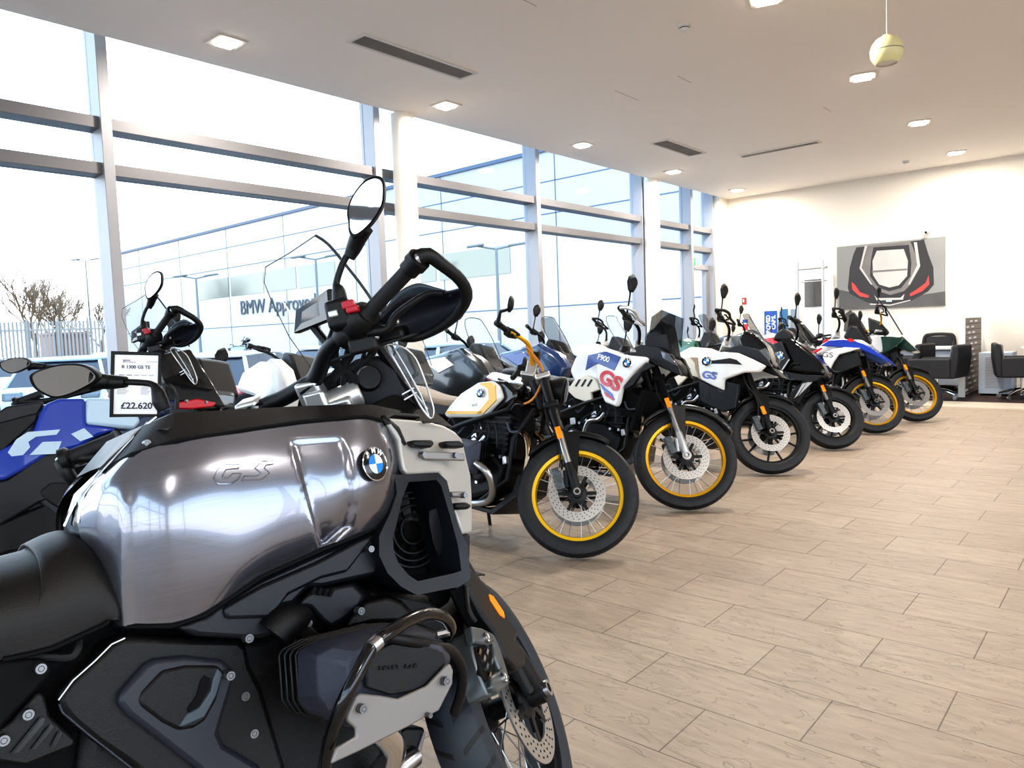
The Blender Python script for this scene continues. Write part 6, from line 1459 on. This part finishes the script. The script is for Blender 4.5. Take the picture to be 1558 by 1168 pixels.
# ------------------------------------------------------------------ second row, between the front row and the windows
def simple(x, y, label, body, seat='leather', style='gs', screen='clear', mirrors='leaf', zb=1.18, sc=1.0, yaw=0, second=None, steer=ST, guards='bar'):
    B = Bike(x-1.5, y, yaw, LEAN, steer, label, 'motorcycles in the second row by the windows', 1.5, .32)
    wheel(B, 'front_wheel', 1.5, .32, .11, .23, M['black'], 'cast'); fork(B, 'black', 'steel', 'black', top=.62, split=.3); fender(B, 'black', 60, 150)
    handlebar(B, zb, .42 if style != 'scooter' else .36, .16, 'black', guards, mirrors, mh=.25); rear(B, seat, .84, body); belly(B)
    B.part('engine_block', MB().prism([(.5, .28), (.5, .6), (1.1, .72), (1.12, .5), (1.05, .25)], -.17, .17), M['enginedark'], bevel=.03)
    P_ = {'gs': [(.58, .90), (.68, 1.0), (.95, 1.08), (1.15, 1.04), (1.45, .90), (1.66, .86), (1.40, .82), (1.22, .66), (1.08, .62), (.9, .80)],
          'tourer': [(.56, .88), (.70, 1.0), (1.0, 1.05), (1.25, 1.10), (1.50, .98), (1.64, .84), (1.55, .70), (1.30, .50), (.95, .38), (.80, .60), (.62, .78)],
          'naked': [(.58, .88), (.68, .99), (.95, 1.06), (1.12, 1.0), (1.14, .88), (.9, .80)],
          'scooter': [(1.05, .35), (1.15, .9), (1.25, 1.10), (1.42, 1.02), (1.55, .85), (1.50, .6), (1.30, .4)]}[style]
    W_ = {'gs': .19, 'tourer': .24, 'naked': .15, 'scooter': .22}[style]
    for s_ in (-1, 1):
        B.part('side_panel', MB().rings([[(a, s_*W_*.55, b) for a, b in P_], [(.5*(a-1.1)+.5*(a-1.1)*.96+1.1, s_*W_, .98*(b-.85)+.85) for a, b in P_], [(.84*(a-1.1)+1.1, s_*W_*1.12, .82*(b-.85)+.85) for a, b in P_]]), M[body], bevel=.012, sharp=35)
        if second: B.part('accent_panel', MB().prism([(.75, .96), (1.05, 1.0), (1.2, .92), (1.0, .84)], s_*W_*1.08, s_*W_*1.16), M[second], bevel=.01)
    B.part('fuel_tank', MB().prism([(.60, .84), (.68, 1.0), (.92, 1.09), (1.12, 1.05), (1.2, .9), (1.0, .78)], -W_*.6, W_*.6), M[body], bevel=.04, seg=3)
    B.part('headlight', MB().rings([[(1.40, -.10, .98), (1.40, .10, .98), (1.44, .10, .84), (1.44, -.10, .84)], [(1.53, -.06, .93), (1.53, .06, .93), (1.54, .06, .85), (1.54, -.06, .85)]]), M['lens'], bevel=.01)
    B.part('cowl', MB().prism([(1.16, 1.0), (1.22, 1.16), (1.32, 1.15), (1.5, .93), (1.38, .82), (1.2, .86)], -.11, .11), M['black'], bevel=.02)
    if screen:
        rows = [[(1.38, -.16, 1.03), (1.42, 0, 1.04), (1.38, .16, 1.03)], [(1.24, -.18, 1.22), (1.29, 0, 1.23), (1.24, .18, 1.22)], [(1.14, -.13, 1.38), (1.18, 0, 1.41), (1.14, .13, 1.38)]]
        w2 = B.part('windscreen', MB().grid(smoothgrid(rows, 4, 4)), M[screen], sharp=80)
        obj('screen_edge', MB().tube([rows[0][0], rows[1][0], rows[2][0], rows[2][1], rows[2][2], rows[1][2], rows[0][2]], .004, 6, smooth=3), M['clearedge'], w2)
    return B
simple(-4.5, 2.15, 'orange and silver naked motorcycle behind the price board', 'orange', style='naked', screen=None, second='silver', zb=1.08)
simple(-4.7, 2.95, 'white motorcycle with a red seat behind the nearest handlebar clamps', 'white', 'redsoft', 'scooter', None, zb=1.06, mirrors=None, guards=None)
simple(-4.55, 3.95, 'silver and black motorcycle with clear screen directly left of the dark tourer', 'greypaint', style='naked', zb=1.12)
simple(-4.55, 4.85, 'dark graphite touring motorcycle behind the yellow and white retro one', 'greypaint', style='tourer', zb=1.10, second='silver', guards=None)
simple(-4.5, 5.95, 'navy blue sports touring motorcycle between the retro one and the white blue red one', 'navy', style='tourer', screen='smoke', zb=1.12, second='blue2', guards=None)
simple(-4.45, 7.1, 'plain white motorcycle in the second row behind the white blue red one', 'white', style='gs', zb=1.18)
simple(-4.3, 9.15, 'green motorcycle with round mirror in the second row behind the plain white one', 'greenl', style='naked', screen='smoke', mirrors='round', zb=1.16)
simple(-4.3, 10.6, 'dark motorcycle with smoked screen in the second row behind the all black scooter', 'greypaint', style='tourer', screen='smoke', zb=1.12, guards=None)
simple(-4.1, 11.7, 'white and red motorcycle in the second row behind the bright blue one', 'white', style='naked', screen=None, mirrors='round', zb=1.12, second='red')
